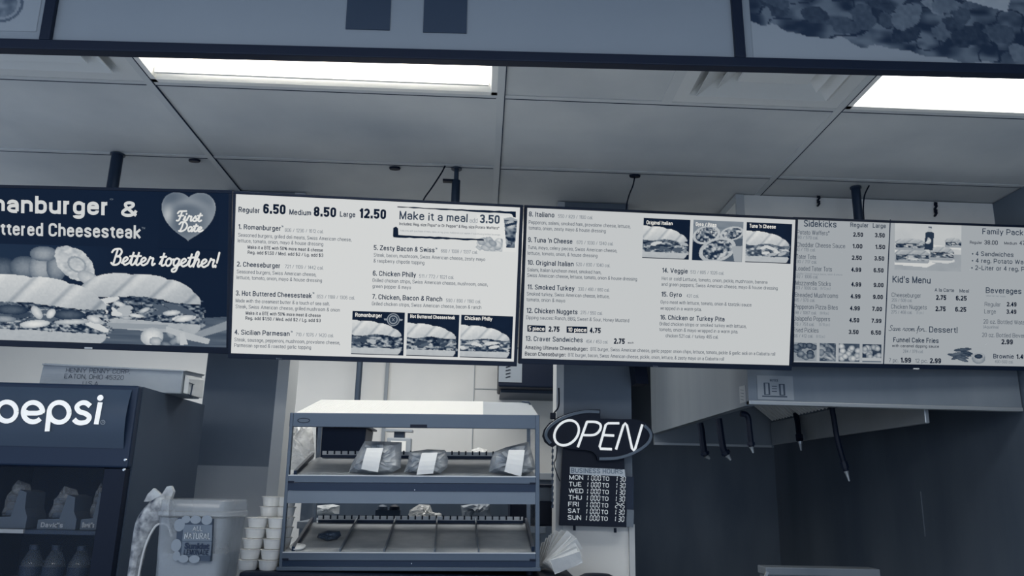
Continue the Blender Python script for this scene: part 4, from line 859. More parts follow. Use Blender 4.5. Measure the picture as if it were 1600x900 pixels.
for x, lab in ((45, 'left clear bottle on the lower level inside the cooler'), (80, 'middle clear bottle on the lower level inside the cooler'), (120, 'right clear bottle on the lower level inside the cooler')):
    q = P(x, 880, 2.60); r = thing('drink_bottle', lab, 'bottle', (q.x, 2.62, 1.1605), group='bottles inside the cooler')
    MB().lathe([(.028, 0), (.032, .01), (.032, .075), (.03, .085), (.016, .112), (.0125, .118), (.0125, .124)], (0, 0, 0), 20).build('bottle_body', M_bottle, r, smooth=True)
    MB().lathe([(.0145, .119), (.0145, .133)], (0, 0, 0), 16).build('cap', M_charcoal, r)
    MB().lathe([(.0325, .03), (.0325, .07)], (0, 0, 0), 20).build('wrap_label', mat('bottle_label', .16, .5), r)
# ------------------------------------------------------------------ carton on top of the cooler
ctop = CZ + .0005
q0 = P(60, 600, 2.66); q1 = P(282, 615, 2.66); zt = (P(62, 566, 2.66).z + P(200, 575, 2.66).z) / 2
r = thing('cardboard_box', 'flat cardboard shipping box with printed address lying on the cooler', 'box', ((q0.x + q1.x) / 2, 2.8, ctop))
bx0, bx1 = q0.x, q1.x; BZ = zt
bm_ = MB(); rr_ = random.Random(4)
bm_.hexa([(bx0, 2.66, ctop), (bx1, 2.66, ctop), (bx1 + .004, 2.83, ctop), (bx0 + .01, 2.83, ctop), (bx0 + .004, 2.662, BZ + .004), (bx1, 2.66, BZ - .008), (bx1 + .005, 2.83, BZ), (bx0 + .012, 2.83, BZ)])
bm_.build('carton', M_board, r, world=True, bevel=.003)
MB().hexa([(bx0 + .004, 2.655, BZ - .004), (bx1, 2.655, BZ - .013), (bx1 + .006, 2.835, BZ - .004), (bx0 + .012, 2.835, BZ), (bx0 + .004, 2.655, BZ + .001), (bx1 + .012, 2.655, BZ - .010), (bx1 + .012, 2.835, BZ + .001), (bx0 + .012, 2.835, BZ + .004)]).build('lid_flap', M_board, r, world=True)
ef = MB().hexa([(bx1 + .0055, 2.668, ctop + .004), (bx1 + .016, 2.68, ctop + .002), (bx1 + .018, 2.82, ctop + .002), (bx1 + .0055, 2.828, ctop + .004), (bx1 + .0055, 2.668, BZ - .022), (bx1 + .015, 2.68, BZ - .035), (bx1 + .016, 2.82, BZ - .02), (bx1 + .0055, 2.828, BZ - .012)])
ef.build('end_flap', mat('cardboard_light', .70, .8, noise=.02, scale=12), r, world=True)
m = MB(); I4 = Matrix.Identity(4)
for s, x0, yb, x1 in (('HENNY PENNY CORP.', 102, 581.5, 202), ('EATON, OHIO 45320', 99.5, 591, 192), ('U.S.A.', 128, 602.5, 154)):
    u0, v0 = LOC(I4, x0, yb, 2.656); u1 = LOC(I4, x1, yb + 4, 2.656)[0]; put_text(m, s, u0, v0, u1, 7.2 * 2.6 / F, 2.6585, 0)
m.build('printed_address', M_ink, r, world=True)
m = MB()
for a, b in (((296, 598), (303, 601)), ((301, 601), (297.5, 620)), ((294, 616), (301, 620))): m.bar(PX(*a, bx1 + .0185), PX(*b, bx1 + .0185), .004, .002)
m.build('tape_mark', M_charcoal, r, world=True)
# ------------------------------------------------------------------ lemonade pitcher
q = P(322, 780, 2.2); px_ = q.x; hw = (P(378, 800, 2.2).x - P(262, 800, 2.2).x) / 2; pz = 1.1205; ph = q.z - pz
r = thing('lemonade_pitcher', 'square frosted plastic lemonade container with a looped handle, beside the cooler', 'pitcher', (px_, 2.2, pz))
M_frost = clear('frosted_plastic', .56, .5, .3, .5, noise=.12, scale=9)
prof = [(hw * .80, 0), (hw * .84, .008), (hw * .90, ph * .5), (hw * .96, ph - .045)]
MB().lathe(prof, (0, 0, 0), 40, square=5).build('container', M_frost, r, smooth=True)
MB().lathe([(hw * .78, .006), (hw * .86, ph * .5), (hw * .885, ph * .60)], (0, 0, 0), 40, square=5).build('lemonade', mat('lemonade', .54, .4, noise=.03, scale=8), r, smooth=True)
ld = MB().lathe([(hw * .97, ph - .044), (hw * 1.02, ph - .040), (hw * 1.02, ph - .030), (hw * .97, ph - .028), (hw * .965, ph - .003), (hw * .94, ph)], (0, 0, 0), 40, square=5)
ld.build('lid', clear('frosted_lid', .62, .42, .2, .7), r, smooth=True)
# printed label on the front
yl = -hw * 1.0
WMp = MAT4[r.name]
def ll(x, y, yy=0): return LOC(WMp, x, y, yl - .004 + yy)
lb = MB()
def q4(pts, t, yy):
    pass
cor = [ll(278, 809), ll(332.5, 811), ll(328, 877.5), ll(273, 874)]
MB().add([(a, yl - .004, b) for a, b in cor] + [(a, yl + .03, b) for a, b in cor], [(0, 3, 2, 1), (4, 5, 6, 7), (0, 1, 5, 4), (1, 2, 6, 5), (2, 3, 7, 6), (3, 0, 4, 7)]).build('product_label', mat('pitcher_label', .18, .5), r)
lp_ = MB(); lp_.add([(a, yl - .0045, b) for a, b in (ll(287, 819.7), ll(331.8, 820.3), ll(331.2, 845), ll(285, 845))], [(0, 3, 2, 1)]); lp_.build('label_panel', mat('label_band', .36, .5), r)
lp_ = MB(); lp_.add([(a, yl - .0045, b) for a, b in (ll(285, 846), ll(331, 846), ll(329, 868), ll(283, 868))], [(0, 3, 2, 1)]); lp_.build('label_panel', mat('label_lower', .32, .5), r)
for i, (x, y, ra, rb2) in enumerate(((280.5, 820.5, 8, 9), (275.5, 852, 7.5, 9), (276, 868.5, 5.5, 7), (291, 811.5, 6.5, 5.5), (306, 812, 8, 6), (323.5, 812.5, 8, 7), (287, 873, 7.5, 5.5), (304, 873.5, 8, 5.5))):
    a, b = ll(x, y); a = max(a, cor[0][0] - .004); m = MB(); m.disc(a, b, ra * .0017, yl - .005 - i * .0002, 20, rb2 * .0017); m.build('lemon_print', mat('lemon_print', .46, .5), r)
m = MB()
for s, x0, yb, x1, h, b_, mm in (('ALL', 301, 829.5, 316, 6.5, .01, 'label_text_light'), ('NATURAL', 288, 841.8, 328.5, 8.5, .01, 'label_text_light'), ('Sunkist', 288, 857, 327, 7.5, .05, 'label_text_dark'), ('LEMONADE', 287, 866.6, 326, 7, .02, 'label_text_dark')):
    m = MB(); u0, v0 = ll(x0, yb, -.002); u1 = ll(x1, yb, -.002)[0]; (put_plain if s == 'Sunkist' else put_text)(m, s, u0, v0, u1, h * 2.15 / F, yl - .007, b_); m.build('label_text', mat(mm, .64 if 'light' in mm else .08, .6), r)
# handle: a wide rimy loop on the left side
def hl(x, y): return LOC(WMp, x, y, 0)
outer = [(268, 776), (258, 774), (247, 777), (234, 786), (222, 800), (213, 818), (208, 845), (204, 875), (199, 915), (196, 960)]
inner = [(270, 838), (265, 822), (256, 818), (246, 821), (236, 836), (228, 856), (222, 880), (217, 910), (213, 960)]
oo = [hl(*p) for p in cr(outer, 5)]; ii = [hl(*p) for p in cr(inner, 5)]
hm = MB(); hd_ = .022; A = oo; B = [ii[int(round(k * (len(ii) - 1) / (len(oo) - 1)))] for k in range(len(oo))]; n = len(A); V = []
for sgn in (-1, 1):
    for k in range(n):
        a, b = Vector(A[k]), Vector(B[k])
        for t in (0, .2, .5, .8, 1):
            q = a.lerp(b, t); V.append((q.x, sgn * hd_ * (.35 + 1.6 * (t * (1 - t)) ** .6), q.y))
Fc = []
for sd in (0, 1):
    o_ = sd * n * 5
    for k in range(n - 1):
        for j in range(4):
            f = (o_ + k * 5 + j, o_ + k * 5 + j + 1, o_ + (k + 1) * 5 + j + 1, o_ + (k + 1) * 5 + j); Fc.append(f if sd == 0 else f[::-1])
for k in range(n - 1):
    Fc.append((k * 5, (k + 1) * 5, n * 5 + (k + 1) * 5, n * 5 + k * 5)); Fc.append((k * 5 + 4, n * 5 + k * 5 + 4, n * 5 + (k + 1) * 5 + 4, (k + 1) * 5 + 4))
hm.add(V, Fc); hm.build('handle', mat('frosty_handle', .36, .6, noise=.32, scale=42, detail=9, bump=.3), r, smooth=True)
MB().tube([(a, -.008, b) for a, b in ii], .0032, 8).build('handle_rim', mat('handle_rim', .74, .3), r, smooth=True)
tb = MB()
for p in ([(226, 784), (232, 772), (241, 763), (248, 769), (253, 774), (262, 760), (268, 759), (272, 768), (268, 780), (240, 783)],): tb.slab([hl(*a) for a in p], -.006, .010)
tb.build('thumb_tab', clear('tab_plastic', .7, .6, .3, .4, noise=.25, scale=30), r)
# ------------------------------------------------------------------ stacked portion cups
def cup(name, loc, label):
    r = thing(name, label, 'cup', loc, group='stacked white portion cups')
    m = MB().lathe([(.0262, 0), (.0275, .002), (.0325, .0285), (.0350, .0290), (.0350, .0305), (.0320, .0306), (.0268, .006)], (0, 0, 0), 28); m.build('cup_body', mat('cup_plastic', .84, .45), r, smooth=True)
    m = MB().lathe([(.0355, .0296), (.0358, .0312), (.033, .0322), (.031, .0318)], (0, 0, 0), 28); m.build('lid', clear('cup_lid', .9, .55, .2, .6), r, smooth=True)
    m = MB().lathe([(.0288, .013), (.0298, .0135), (.0298, .0142), (.029, .0146)], (0, 0, 0), 28); m.build('ridge', MATS['cup_plastic'], r, smooth=True)
    return r
proto = None; ORD = ['bottom', 'second', 'third', 'fourth', 'fifth', 'sixth', 'topmost']
for (px, Y, n, wh) in ((392, 2.725, 5, 'front left stack of white cups'), (424, 2.725, 5, 'front right stack of white cups'), (407.5, 2.805, 7, 'back left stack of white cups'), (437, 2.815, 7, 'back right stack of white cups')):
    for i in range(n):
        hid = 'back' in wh and i < 4
        x = P(px, 880, Y).x + .0045 * (i - 2) * (1 if px < 430 else .3); pos = ORD[i] if i < n - 1 else 'topmost'
        lab = '%s lidded portion cup in the %s by the warmer' % (pos, wh)
        loc = (x, Y, WZ + .0006 + i * .0330)
        if proto is None: proto = cup('portion_cup', loc, lab)
        else: dup(proto, loc, None, lab)
# ------------------------------------------------------------------ glass-sided food warmer
wl, wr = P(456, 646, 2.7), P(845, 648, 2.7); wx = (P(437, 893, 2.7).x + P(840, 893, 2.7).x) / 2; HW = (wr.x - wl.x) / 2
wt = thing('food_warmer', 'two-tier stainless food warmer with sloping shelves on the black raised shelf', 'food warmer', (wx, 2.7, WZ + .0085), (0, math.radians(-.9), 0))
wM = MAT4[wt.name]; D = .50
def wz(y, x=640): return LOC(wM, x, y, 0)[1]
M_ws = mat('warmer_steel', .31, .42, .35, noise=.02, scale=3, stretch=(.2, 1, 1)); M_wd = mat('warmer_dark', .10, .4, .2); M_chrome2 = mat('rail_edge_steel', .72, .4, .2); M_wb = mat('warmer_band', .40, .4, .3)
zt, z1 = wz(646.5), wz(668.5); s1a, s1b, s1c, s1d = wz(743), wz(755), wz(767.5), wz(787); s2a, s2b, s2c, s2d = wz(862.5), wz(876), wz(886.5), 0
MB().box(-HW, HW, 0, .012, z1, zt).box(-HW, HW, .012, D, zt - .006, zt).build('top_canopy', M_ws, wt, bevel=.002)
bd_ = MB(); a, b = LOC(wM, 474.5, 657, -.001); bd_.disc(a, b, .0215, -.0012, 28, .0088); bd_.cm = 1; bd_.disc(a, b, .0185, -.0016, 28, .0062); bd_.build('oval_badge', [M_black, mat('badge_grey', .3, .5)], wt)
a, b = LOC(wM, 641, 668, 0); a2, b2 = LOC(wM, 667.5, 663.5, 0); MB().box(a, a2, -.002, 0, b, b2).build('warning_sticker', M_black, wt)
for sx in (-1, 1):
    MB().box(sx * HW - (.013 if sx > 0 else -.002), sx * HW - (-.002 if sx > 0 else -.013) , -.004, .016, 0, zt).build('front_post', M_ws, wt, bevel=.002)
    MB().box(sx * (HW - .006) - .007, sx * (HW - .006) + .007, D - .016, D, 0, zt).build('back_post', M_wb, wt)
    MB().box(sx * (HW - .003) - .002, sx * (HW - .003) + .002, .017, D - .017, s2a + .02, z1).build('side_glass', clear('side_glass', .8, .10, .05, .6), wt)
RISE = wz(710) ; 
def tier(za, zb, zc, zd, back_px, ndiv, divs, nm):
    zbk = LOC(wM, 640, back_px, D - .05)[1]
    t = .006
    MB().hexa([(-HW + .012, 0, zb), (HW - .012, 0, zb), (HW - .012, D - .05, zb), (-HW + .012, D - .05, zb), (-HW + .012, 0, za - .004), (HW - .012, 0, za - .004), (HW - .012, D - .05, zbk - .012), (-HW + .012, D - .05, zbk - .012)]).build('shelf_plate', mat('shelf_plate', .58, .4, .15, noise=.12, scale=7, detail=6), wt)
    MB().box(-HW + .012, HW - .012, -.006, -.0005, zb, za).build('front_rail', M_ws, wt, bevel=.0015)
    MB().box(-HW + .012, HW - .012, -.004, D - .05, zc, zb - .0005).build('dark_band', M_wd, wt)
    if zd < zc - .01: MB().box(-HW + .012, HW - .012, -.002, D - .05, zd, zc - .0005).build('lower_canopy', M_wb, wt)
    MB().box(-HW + .012, HW - .012, -.0078, -.0062, za - .0035, za).build('rail_edge', M_chrome2, wt)
    for sx in (-1, 1):
        q_ = LOC(wM, 1190 if sx > 0 else 1190, 600, 0)
        MB().box(sx * (HW - .022) - .01, sx * (HW - .022) + .01, -.0075, -.0062, za - .026, za - .02).build('latch', M_black, wt)
    bk = MB().box(-HW + .03, HW - .03, D - .05, D - .044, zbk - .045, zbk + .006); bk.build('back_rail', M_wd, wt)
    lip = MB().box(-HW + .03, HW - .03, D - .054, D - .048, zbk - .002, zbk + .013); lipo = lip.build('back_lip', mat('back_lip', .92, .4), wt)
    nt = MB(); k = 0; x = -HW + .05
    while x < HW - .04: nt.box(x - .0028, x + .0028, D - .057, D - .0545, zbk + .001, zbk + .0165); x += .027
    nt.build('notch_row', M_black, lipo)
    for fx, bx in divs:
        a = LOC(wM, fx, 862 if nm else 743, .005); b = LOC(wM, bx, 812 if nm else 712, D - .055)
        MB().bar((a[0], .006, za + .002), (b[0], D - .056, zbk + .002), .005, .012).build('divider', M_wb, wt)
    return zbk
zb1 = tier(s1a, s1b, s1c, s1d, 711, 0, [], 0)
zb2 = tier(s2a, s2b, s2c, .012, 812, 5, [(531, 558), (600, 618), (679, 683), (748, 743)], 1)
MB().box(-HW - .004, HW + .004, -.012, D, 0, .012).build('base', M_ws, wt, bevel=.002)
for (fx, bx, fy, by, nm) in ((461, 489, 741, 712, 0), (458, 488, 860, 813, 1), (833, 822, 860, 814, 1)):
    a = LOC(wM, fx, fy, .02); b = LOC(wM, bx, by, D - .06); MB().bar((a[0], .02, a[1] + .004), (b[0], D - .058, b[1] + .004), .010, .016).build('side_rail', M_wd, wt)
for x, y in ((648, 765.5), (643, 880.5)): a, b = LOC(wM, x, y, -.005); MB().disc(a, b, .0022, -.0045, 10).build('screw', M_chrome, wt) if False else MB().lathe([(.0022, 0), (.0016, .002)], (0, 0, 0), 10).build('screw', M_chrome, wt).__setattr__('matrix_local', Matrix.Translation((a, -.0045, b)) @ Matrix.Rotation(math.pi / 2, 4, 'X'))
ft = [(-HW + .03, .03), (HW - .03, .03), (-HW + .03, D - .04), (HW - .03, D - .04)]
for a, b in ft: MB().lathe([(.012, -(.0080 + a * .0157)), (.012, 0)], (a, b, 0), 12).build('foot', M_black, wt)
# ribbed white tray upside down on the warmer
def onw(x, y, yl): return LOC(wM, x, y, yl)
zT = wM @ Vector((0, .02, zt)); r = thing('ribbed_tray', 'ribbed white upturned tray glowing bright on top of the food warmer', 'tray', wM @ Vector((0, .06, zt + .0006)), (0, math.radians(-.9), 0))
tM = MAT4[r.name]; top = LOC(tM, 640, 626, .06)[1]
xs = [LOC(tM, 459, 644, 0)[0], LOC(tM, 755, 644, 0)[0], LOC(tM, 842, 646, 0)[0]]; xt = [LOC(tM, 502, 625, .06)[0], LOC(tM, 755, 627, .06)[0], LOC(tM, 828, 629, .06)[0]]
rib = MB(); N = 66
for i in range(N):
    k0, k1 = i / N, (i + .72) / N
    f = lambda a, b, k: a + (b - a) * k
    g = lambda k: (f(xs[0], xs[1], k), f(xt[0], xt[1], k))
    (a0, a1), (c0, c1) = g(k0), g(k1)
    rib.hexa([(a0, -.0015, 0), (c0, -.0015, 0), (c0, .03, 0), (a0, .03, 0), (a1, .0585, top), (c1, .0585, top), (c1, .09, top), (a1, .09, top)])
M_trayw = mat('tray_white', .97, .5)
rib.build('ribs', M_trayw, r)
MB().hexa([(xs[0], 0, 0), (xs[1], 0, 0), (xs[1], .36, 0), (xs[0], .36, 0), (xt[0], .06, top), (xt[1], .06, top), (xt[1], .30, top), (xt[0], .30, top)]).build('shell', M_trayw, r)
MB().hexa([(xs[1] + .0005, .001, 0), (xs[2], .001, 0), (xs[2], .36, 0), (xs[1] + .0005, .36, 0), (xt[1] + .0005, .061, top - .001), (xt[2], .061, top - .003), (xt[2], .30, top - .003), (xt[1] + .0005, .30, top - .001)]).build('plain_end', mat('tray_plain', .72, .35), r)
MB().tube([(xt[2] - .03, .058, top + .001), (xt[2] - .006, .055, top - .002), (xt[2] + .001, .05, top - .010)], .003, 8).build('corner_clip', M_charcoal, r)
# ------------------------------------------------------------------ wrapped sandwiches in the warmer
M_foil = mat('foil_wrap', .56, .45, .1, noise=.22, scale=14, detail=8, bump=.25)
def wrapped(poly, lab_poly, label, seed, yl, d=.05):
    zs = [p[1] for p in poly]; L = [LOC(wM, x, y, yl) for x, y in poly]; zb = min(q[1] for q in L); cx = sum(q[0] for q in L) / len(L)
    o = thing('wrapped_sandwich', label, 'wrapped sandwich', wM @ Vector((cx, yl, zb)), (0, math.radians(-.9), 0), 'wrapped sandwiches on the upper tier' if lab_poly else None)
    loc = [(a - cx, b - zb) for a, b in L]
    MB().pillow(loc, 0, d, d * .35, seed, .16).build('foil', M_foil if lab_poly else mat('dark_wrap', .2, .35, .2, noise=.08, scale=18, bump=.3), o)
    if lab_poly:
        LL = [(a - cx, b - zb) for a, b in (LOC(wM, x, y, yl - d) for x, y in lab_poly)]
        lm_ = MB(); n = 5; vs = []
        for i in range(n + 1):
            k = i / n
            for j in (0, 1):
                a = Vector(LL[0]).lerp(Vector(LL[3]), k) if j == 0 else Vector(LL[1]).lerp(Vector(LL[2]), k)
                vs.append((a.x, -d * (1.16 + .10 * math.sin(math.pi * k) - .18 * (1 - k) ** 2) - .002, a.y))
        lm_.add(vs + [(x, y + .002, z) for x, y, z in vs], [f for i in range(n) for f in ((2 * i, 2 * i + 2, 2 * i + 3, 2 * i + 1), (2 * n + 2 + 2 * i, 2 * n + 3 + 2 * i, 2 * n + 5 + 2 * i, 2 * n + 4 + 2 * i))])
        lm_.build('paper_label', M_paper, o)
wrapped([(545, 737), (551, 722), (562, 703), (570, 689), (600, 690), (628, 691), (627, 712), (626, 731), (612, 739), (580, 742)], [(573, 700), (599, 700), (591, 738), (565, 733)], 'large foil-wrapped sandwich with white label, left one on the upper tier', 61, .062, .05)
wrapped([(631, 738), (637, 722), (640, 706), (668, 702), (695, 703), (700, 716), (699, 730), (688, 740), (655, 741)], [(659, 708), (684, 707), (677, 740), (651, 742)], 'smaller foil-wrapped sandwich with white label, middle one on the upper tier', 62, .062, .05)
wrapped([(764, 738), (767, 718), (772, 706), (790, 699), (826, 690), (831, 707), (837, 732), (826, 740), (812, 745), (785, 741)], [(795, 703), (820, 703), (814, 745), (788, 737)], 'upright foil-wrapped sandwich with white label at the right end of the upper tier', 63, .062, .05)
wrapped([(495, 840), (498, 833), (512, 829), (531, 830), (533, 837), (526, 843), (512, 846)], None, 'small dark foil packet alone in the left bay of the lower tier', 64, .15, .03)
a, b = LOC(wM, 465, 856, .045)
o = MB().lathe([(.018, -.004), (.020, 0), (.026, .003), (.026, .006), (.023, .0075)], (0, 0, 0), 24).build('lid', mat('lid_plastic', .74, .4), smooth=True, label='loose round white lid at the front left of the lower tier', cat='lid')
o.location = wM @ Vector((a, .045, b)); o.rotation_euler = (math.radians(17), 0, 0)
# ------------------------------------------------------------------ fanned paper napkins
RN = random.Random(9); piv = P(852, 887, 2.73)
M_nap = mat('napkin_paper', .80, .8, noise=.03, scale=20)
def napkin_mesh(i):
    mb = MB(); L, W, n = .150, .115, 5; v = []
    for k in range(n + 1):
        t = k / n; b = .006 * math.sin(t * 3 + i)
        for s in (-1, 1):
            for e in (0, 1): v.append((s * W / 2, b + e * .0022 + .004 * s * t, L * t))
    f = []
    for k in range(n):
        o = k * 4; f += [(o, o + 2, o + 6, o + 4), (o + 1, o + 5, o + 7, o + 3), (o, o + 4, o + 5, o + 1), (o + 2, o + 3, o + 7, o + 6)]
    f += [(0, 1, 3, 2), (n * 4, n * 4 + 2, n * 4 + 3, n * 4 + 1)]
    return mb.add(v, f)
NN = 16
for i in range(NN):
    k = i / (NN - 1); ang = math.radians(1 + 70 * k + RN.uniform(-2.5, 2.5))
    o = napkin_mesh(i).build('paper_napkin', M_nap, label='folded white paper napkin in the fanned pile at the right end of the warmer', cat='napkin', group='fanned paper napkins')
    yaw = math.radians(62 * (1 - k) ** 1.3 + RN.uniform(-9, 9) + (22 if i % 2 else -14) * k); o.rotation_euler = (Matrix.Rotation(ang, 3, 'Y') @ Matrix.Rotation(yaw, 3, 'Z')).to_euler()
    o.scale = (.42, 1, .62 + .26 * math.sin(math.pi * min(1, k * 1.05)) + RN.uniform(-.05, .05))
    o.location = (piv.x + .008 + .014 * k, 2.685 + .0135 * (NN - i), WZ + .004 + .026 * math.sin(ang))
# ------------------------------------------------------------------ OPEN sign and hours board
OY = 3.30; qo = P(935, 715, OY)
op = thing('open_sign', 'oval neon-style OPEN sign hanging in front of the dark pillar', 'sign', (qo.x, OY, qo.z))
oM = MAT4[op.name]
def ol(x, y): return LOC(oM, x, y, 0)
outl = [(938, 640), (922, 639.5), (904, 641.5), (888, 645.5), (872, 652), (858, 661), (850, 671), (847.5, 681), (851, 690), (858, 696), (864, 698.5), (870, 695), (880, 699), (896, 702), (914, 703), (926, 706), (932, 712), (934, 719.5), (955, 719.5), (975, 716), (995, 709), (1010, 699), (1019, 687), (1021, 678), (1017, 668), (1009, 660.5), (1003, 658), (990, 655), (970, 655), (950, 654), (938, 654)]
MB().slab([ol(*p) for p in outl], 0, .022).build('backing', M_black, op)
def neon(name, pts, r, m):
    MB().tube([(a, -.008, b) for a, b in (ol(*p) for p in pts)], r, 8).build(name, m, op, smooth=True)
M_neon = mat('neon_white', .78, emit=1.0); M_bord = mat('neon_border', .33, .4, emit=.25)
neon('border_tube', cr([(936, 644), (915, 643.5), (893, 648), (874, 655.5), (860, 665.5), (853.5, 675), (853.5, 684), (860, 693)], 5), .0062, M_bord)
neon('border_tube', cr([(1006, 665), (1014, 673), (1016.5, 682), (1012, 692), (1000, 702), (983, 710.5), (962, 716), (936, 717)], 5), .0062, M_bord)
TR = .0052
neon('letter_tube', [(885 + 18.5 * math.cos(t) + 4.5 * -math.sin(t) * 1.1, 676.5 + 19.5 * math.sin(t)) for t in [i * math.pi / 16 for i in range(33)]], TR, M_neon)
neon('letter_tube', [(902.5, 699), (916.5, 660), (916.8, 659.4)] + cr([(917, 659.3), (930, 659.6), (937, 663), (938, 669), (934, 676), (926, 680), (909.5, 680)], 4), TR, M_neon)
neon('letter_tube', [(967, 661.5), (950, 661.5), (946, 664), (936.5, 698), (937.5, 701.3), (955.5, 702)], TR, M_neon); neon('letter_tube', [(942.5, 680), (959, 680.8)], TR, M_neon)
neon('letter_tube', [(962, 702.5), (973.5, 665), (976.5, 661.5), (979, 664.5), (987, 701), (989.5, 703.8), (992, 701), (1003, 663.5)], TR, M_neon)
bx = thing('hours_board', 'black light-up business hours board below the OPEN sign', 'sign', P(926, 824, 3.33))
hM = MAT4[bx.name]
def bl(x, y, yy=0): return LOC(hM, x, y, yy)
A_, B_ = bl(876, 822), bl(975, 700)
MB().slab([bl(874, 821), bl(979, 824), bl(975, 703), bl(879, 700)], 0, .03).build('case', M_black, bx, bevel=.002)
MB().slab([bl(976, 822), bl(990, 823), bl(991.5, 745), bl(977, 744)], .012, .03).build('side_strip', mat('side_strip', .07, .5), bx)
MB().slab([bl(978, 823), bl(990, 824), bl(991, 797), bl(980, 796)], .004, .0115).build('switch_box', mat('switch_grey', .40, .5), bx)
for x, y in ((898, 821.5), (962, 825)): a, b = bl(x, y + 2); MB().tube([(a, .012, b + .004), (a, .012, b - .014)], .006, 10).build('peg', M_black, bx)
M_led = mat('led_lettering', .66, emit=.75); M_ledb = mat('led_band', .50, emit=.7)
hb = MB(); hb.slab([bl(890.5, 740.5), bl(977, 744.5), bl(976, 733.5), bl(890.5, 729.5)], -.0015, -.0002); hb.build('heading_band', M_ledb, bx)
m = MB(); u0, v0 = bl(892, 738.7); u1 = bl(973, 741)[0]; put_text(m, 'BUSINESS HOURS', u0, v0, u1, .0195, -.002, .03); m.build('heading_text', mat('led_heading', .30, emit=.5), bx)
SEG = {'0': 'abcdef', '1': 'bc', '2': 'abged', '3': 'abgcd', '4': 'fgbc', '5': 'afgcd', '8': 'abcdefg'}
def seven(mb, ch, x, z, w_, h_, y, t=.0027):
    g = .0012; sl = .12
    S_ = {'a': ((0, h_), (w_, h_)), 'b': ((w_, h_), (w_, h_ / 2)), 'c': ((w_, h_ / 2), (w_, 0)), 'd': ((0, 0), (w_, 0)), 'e': ((0, h_ / 2), (0, 0)), 'f': ((0, h_), (0, h_ / 2)), 'g': ((0, h_ / 2), (w_, h_ / 2))}
    for k in SEG[ch]:
        (a, b), (c_, d_) = S_[k]; p = Vector((a, b)); q = Vector((c_, d_)); dd = (q - p).normalized() * g
        p += dd; q -= dd; mb.ribbon([(x + p.x + sl * p.y, z + p.y), (x + q.x + sl * q.y, z + q.y)], t, y, cap=False)
px2m = 3.2 / F
for i, (dn, cl) in enumerate((('MON', '130'), ('TUE', '130'), ('WED', '130'), ('THU', '130'), ('FRI', '245'), ('SAT', '130'), ('SUN', '130'))):
    yb = 749.3 + i * 10.45; dx = -.42 * i
    m = MB(); wdt = {'MON': 22, 'TUE': 19.5, 'WED': 23, 'THU': 21, 'FRI': 16.5, 'SAT': 18.5, 'SUN': 21}[dn]
    u0, v0 = bl(889.5 + dx, yb); put_text(m, dn, u0, v0, u0 + wdt * px2m, 7 * px2m, -.001, .02); m.build('day_text', M_led, bx)
    m = MB(); x = bl(918.5 + dx, yb + 1.2)
    for k, ch in enumerate('1000'): seven(m, ch, x[0] + (k * 5.5 - (3.4 if ch == '1' else 0)) * px2m, x[1], 3.4 * px2m, 7.6 * px2m, -.001)
    m.build('opening_time', M_led, bx)
    m = MB(); u0, v0 = bl(941.5 + dx, yb + 1.8); put_text(m, 'TO', u0, v0, u0 + 10.5 * px2m, 6.6 * px2m, -.001, .015); m.build('to_text', M_led, bx)
    m = MB(); x = bl(963 + dx, yb + 2.6)
    for k, ch in enumerate(cl): seven(m, ch, x[0] + (k * 5.3 - (2.6 if ch == '1' else 0)) * px2m, x[1], 3.4 * px2m, 7.6 * px2m, -.001)
    m.build('closing_time', M_led, bx)
ch = thing('hanging_chain', 'thin dark link chain hanging under the left tip of the OPEN sign', 'chain', P(863, 792, 3.31))
for i in range(20):
    y0 = 697 + i * 4.8; a, b = P(863.3 + .4 * (i % 2), y0, 3.31), P(863 + .4 * ((i + 1) % 2), y0 + 5.6, 3.31)
    MB().bar(a, b, .0085 if i % 2 else .003, .003 if i % 2 else .0085).build('link', M_charcoal, ch, world=True)
cable([P(873, 606, 3.35), P(873.5, 625, 3.35), P(872, 637, 3.34), P(866, 645, 3.33), P(862, 652, 3.32)], .0035, 'sign_cable', 'short dark cable entering the top left of the OPEN sign')
cable([P(871, 697, 3.33), P(869, 715, 3.34), P(866, 725, 3.35), P(870, 740, 3.35), P(875, 752, 3.34)], .002, 'sign_cable', 'thin looping wire between the OPEN sign and the hours board')
q = P(864, 650, 3.325); MB().box(q.x - .012, q.x + .012, q.y - .008, q.y + .012, q.z - .014, q.z + .014).build('cable_plug', M_black, label='small black plug at the upper left rim of the OPEN sign', cat='plug', bevel=.003)
q = P(988, 604, 3.385); MB().slab([(0, 0), (.055, 0), (.045, .12), (-.012, .12), (-.008, .06)], 0, .10).build('wall_bracket', M_black, label='black angled bracket high on the right edge of the dark pillar', cat='bracket', bevel=.003).location = (q.x - .004, 3.30 - .02, q.z)
# round dark lid and block low down
q = P(934, 898, 3.1); r = thing('jug', 'dark round jug top just showing at the bottom edge under the hours board', 'jug', (q.x, 3.05, 1.0)) if False else None
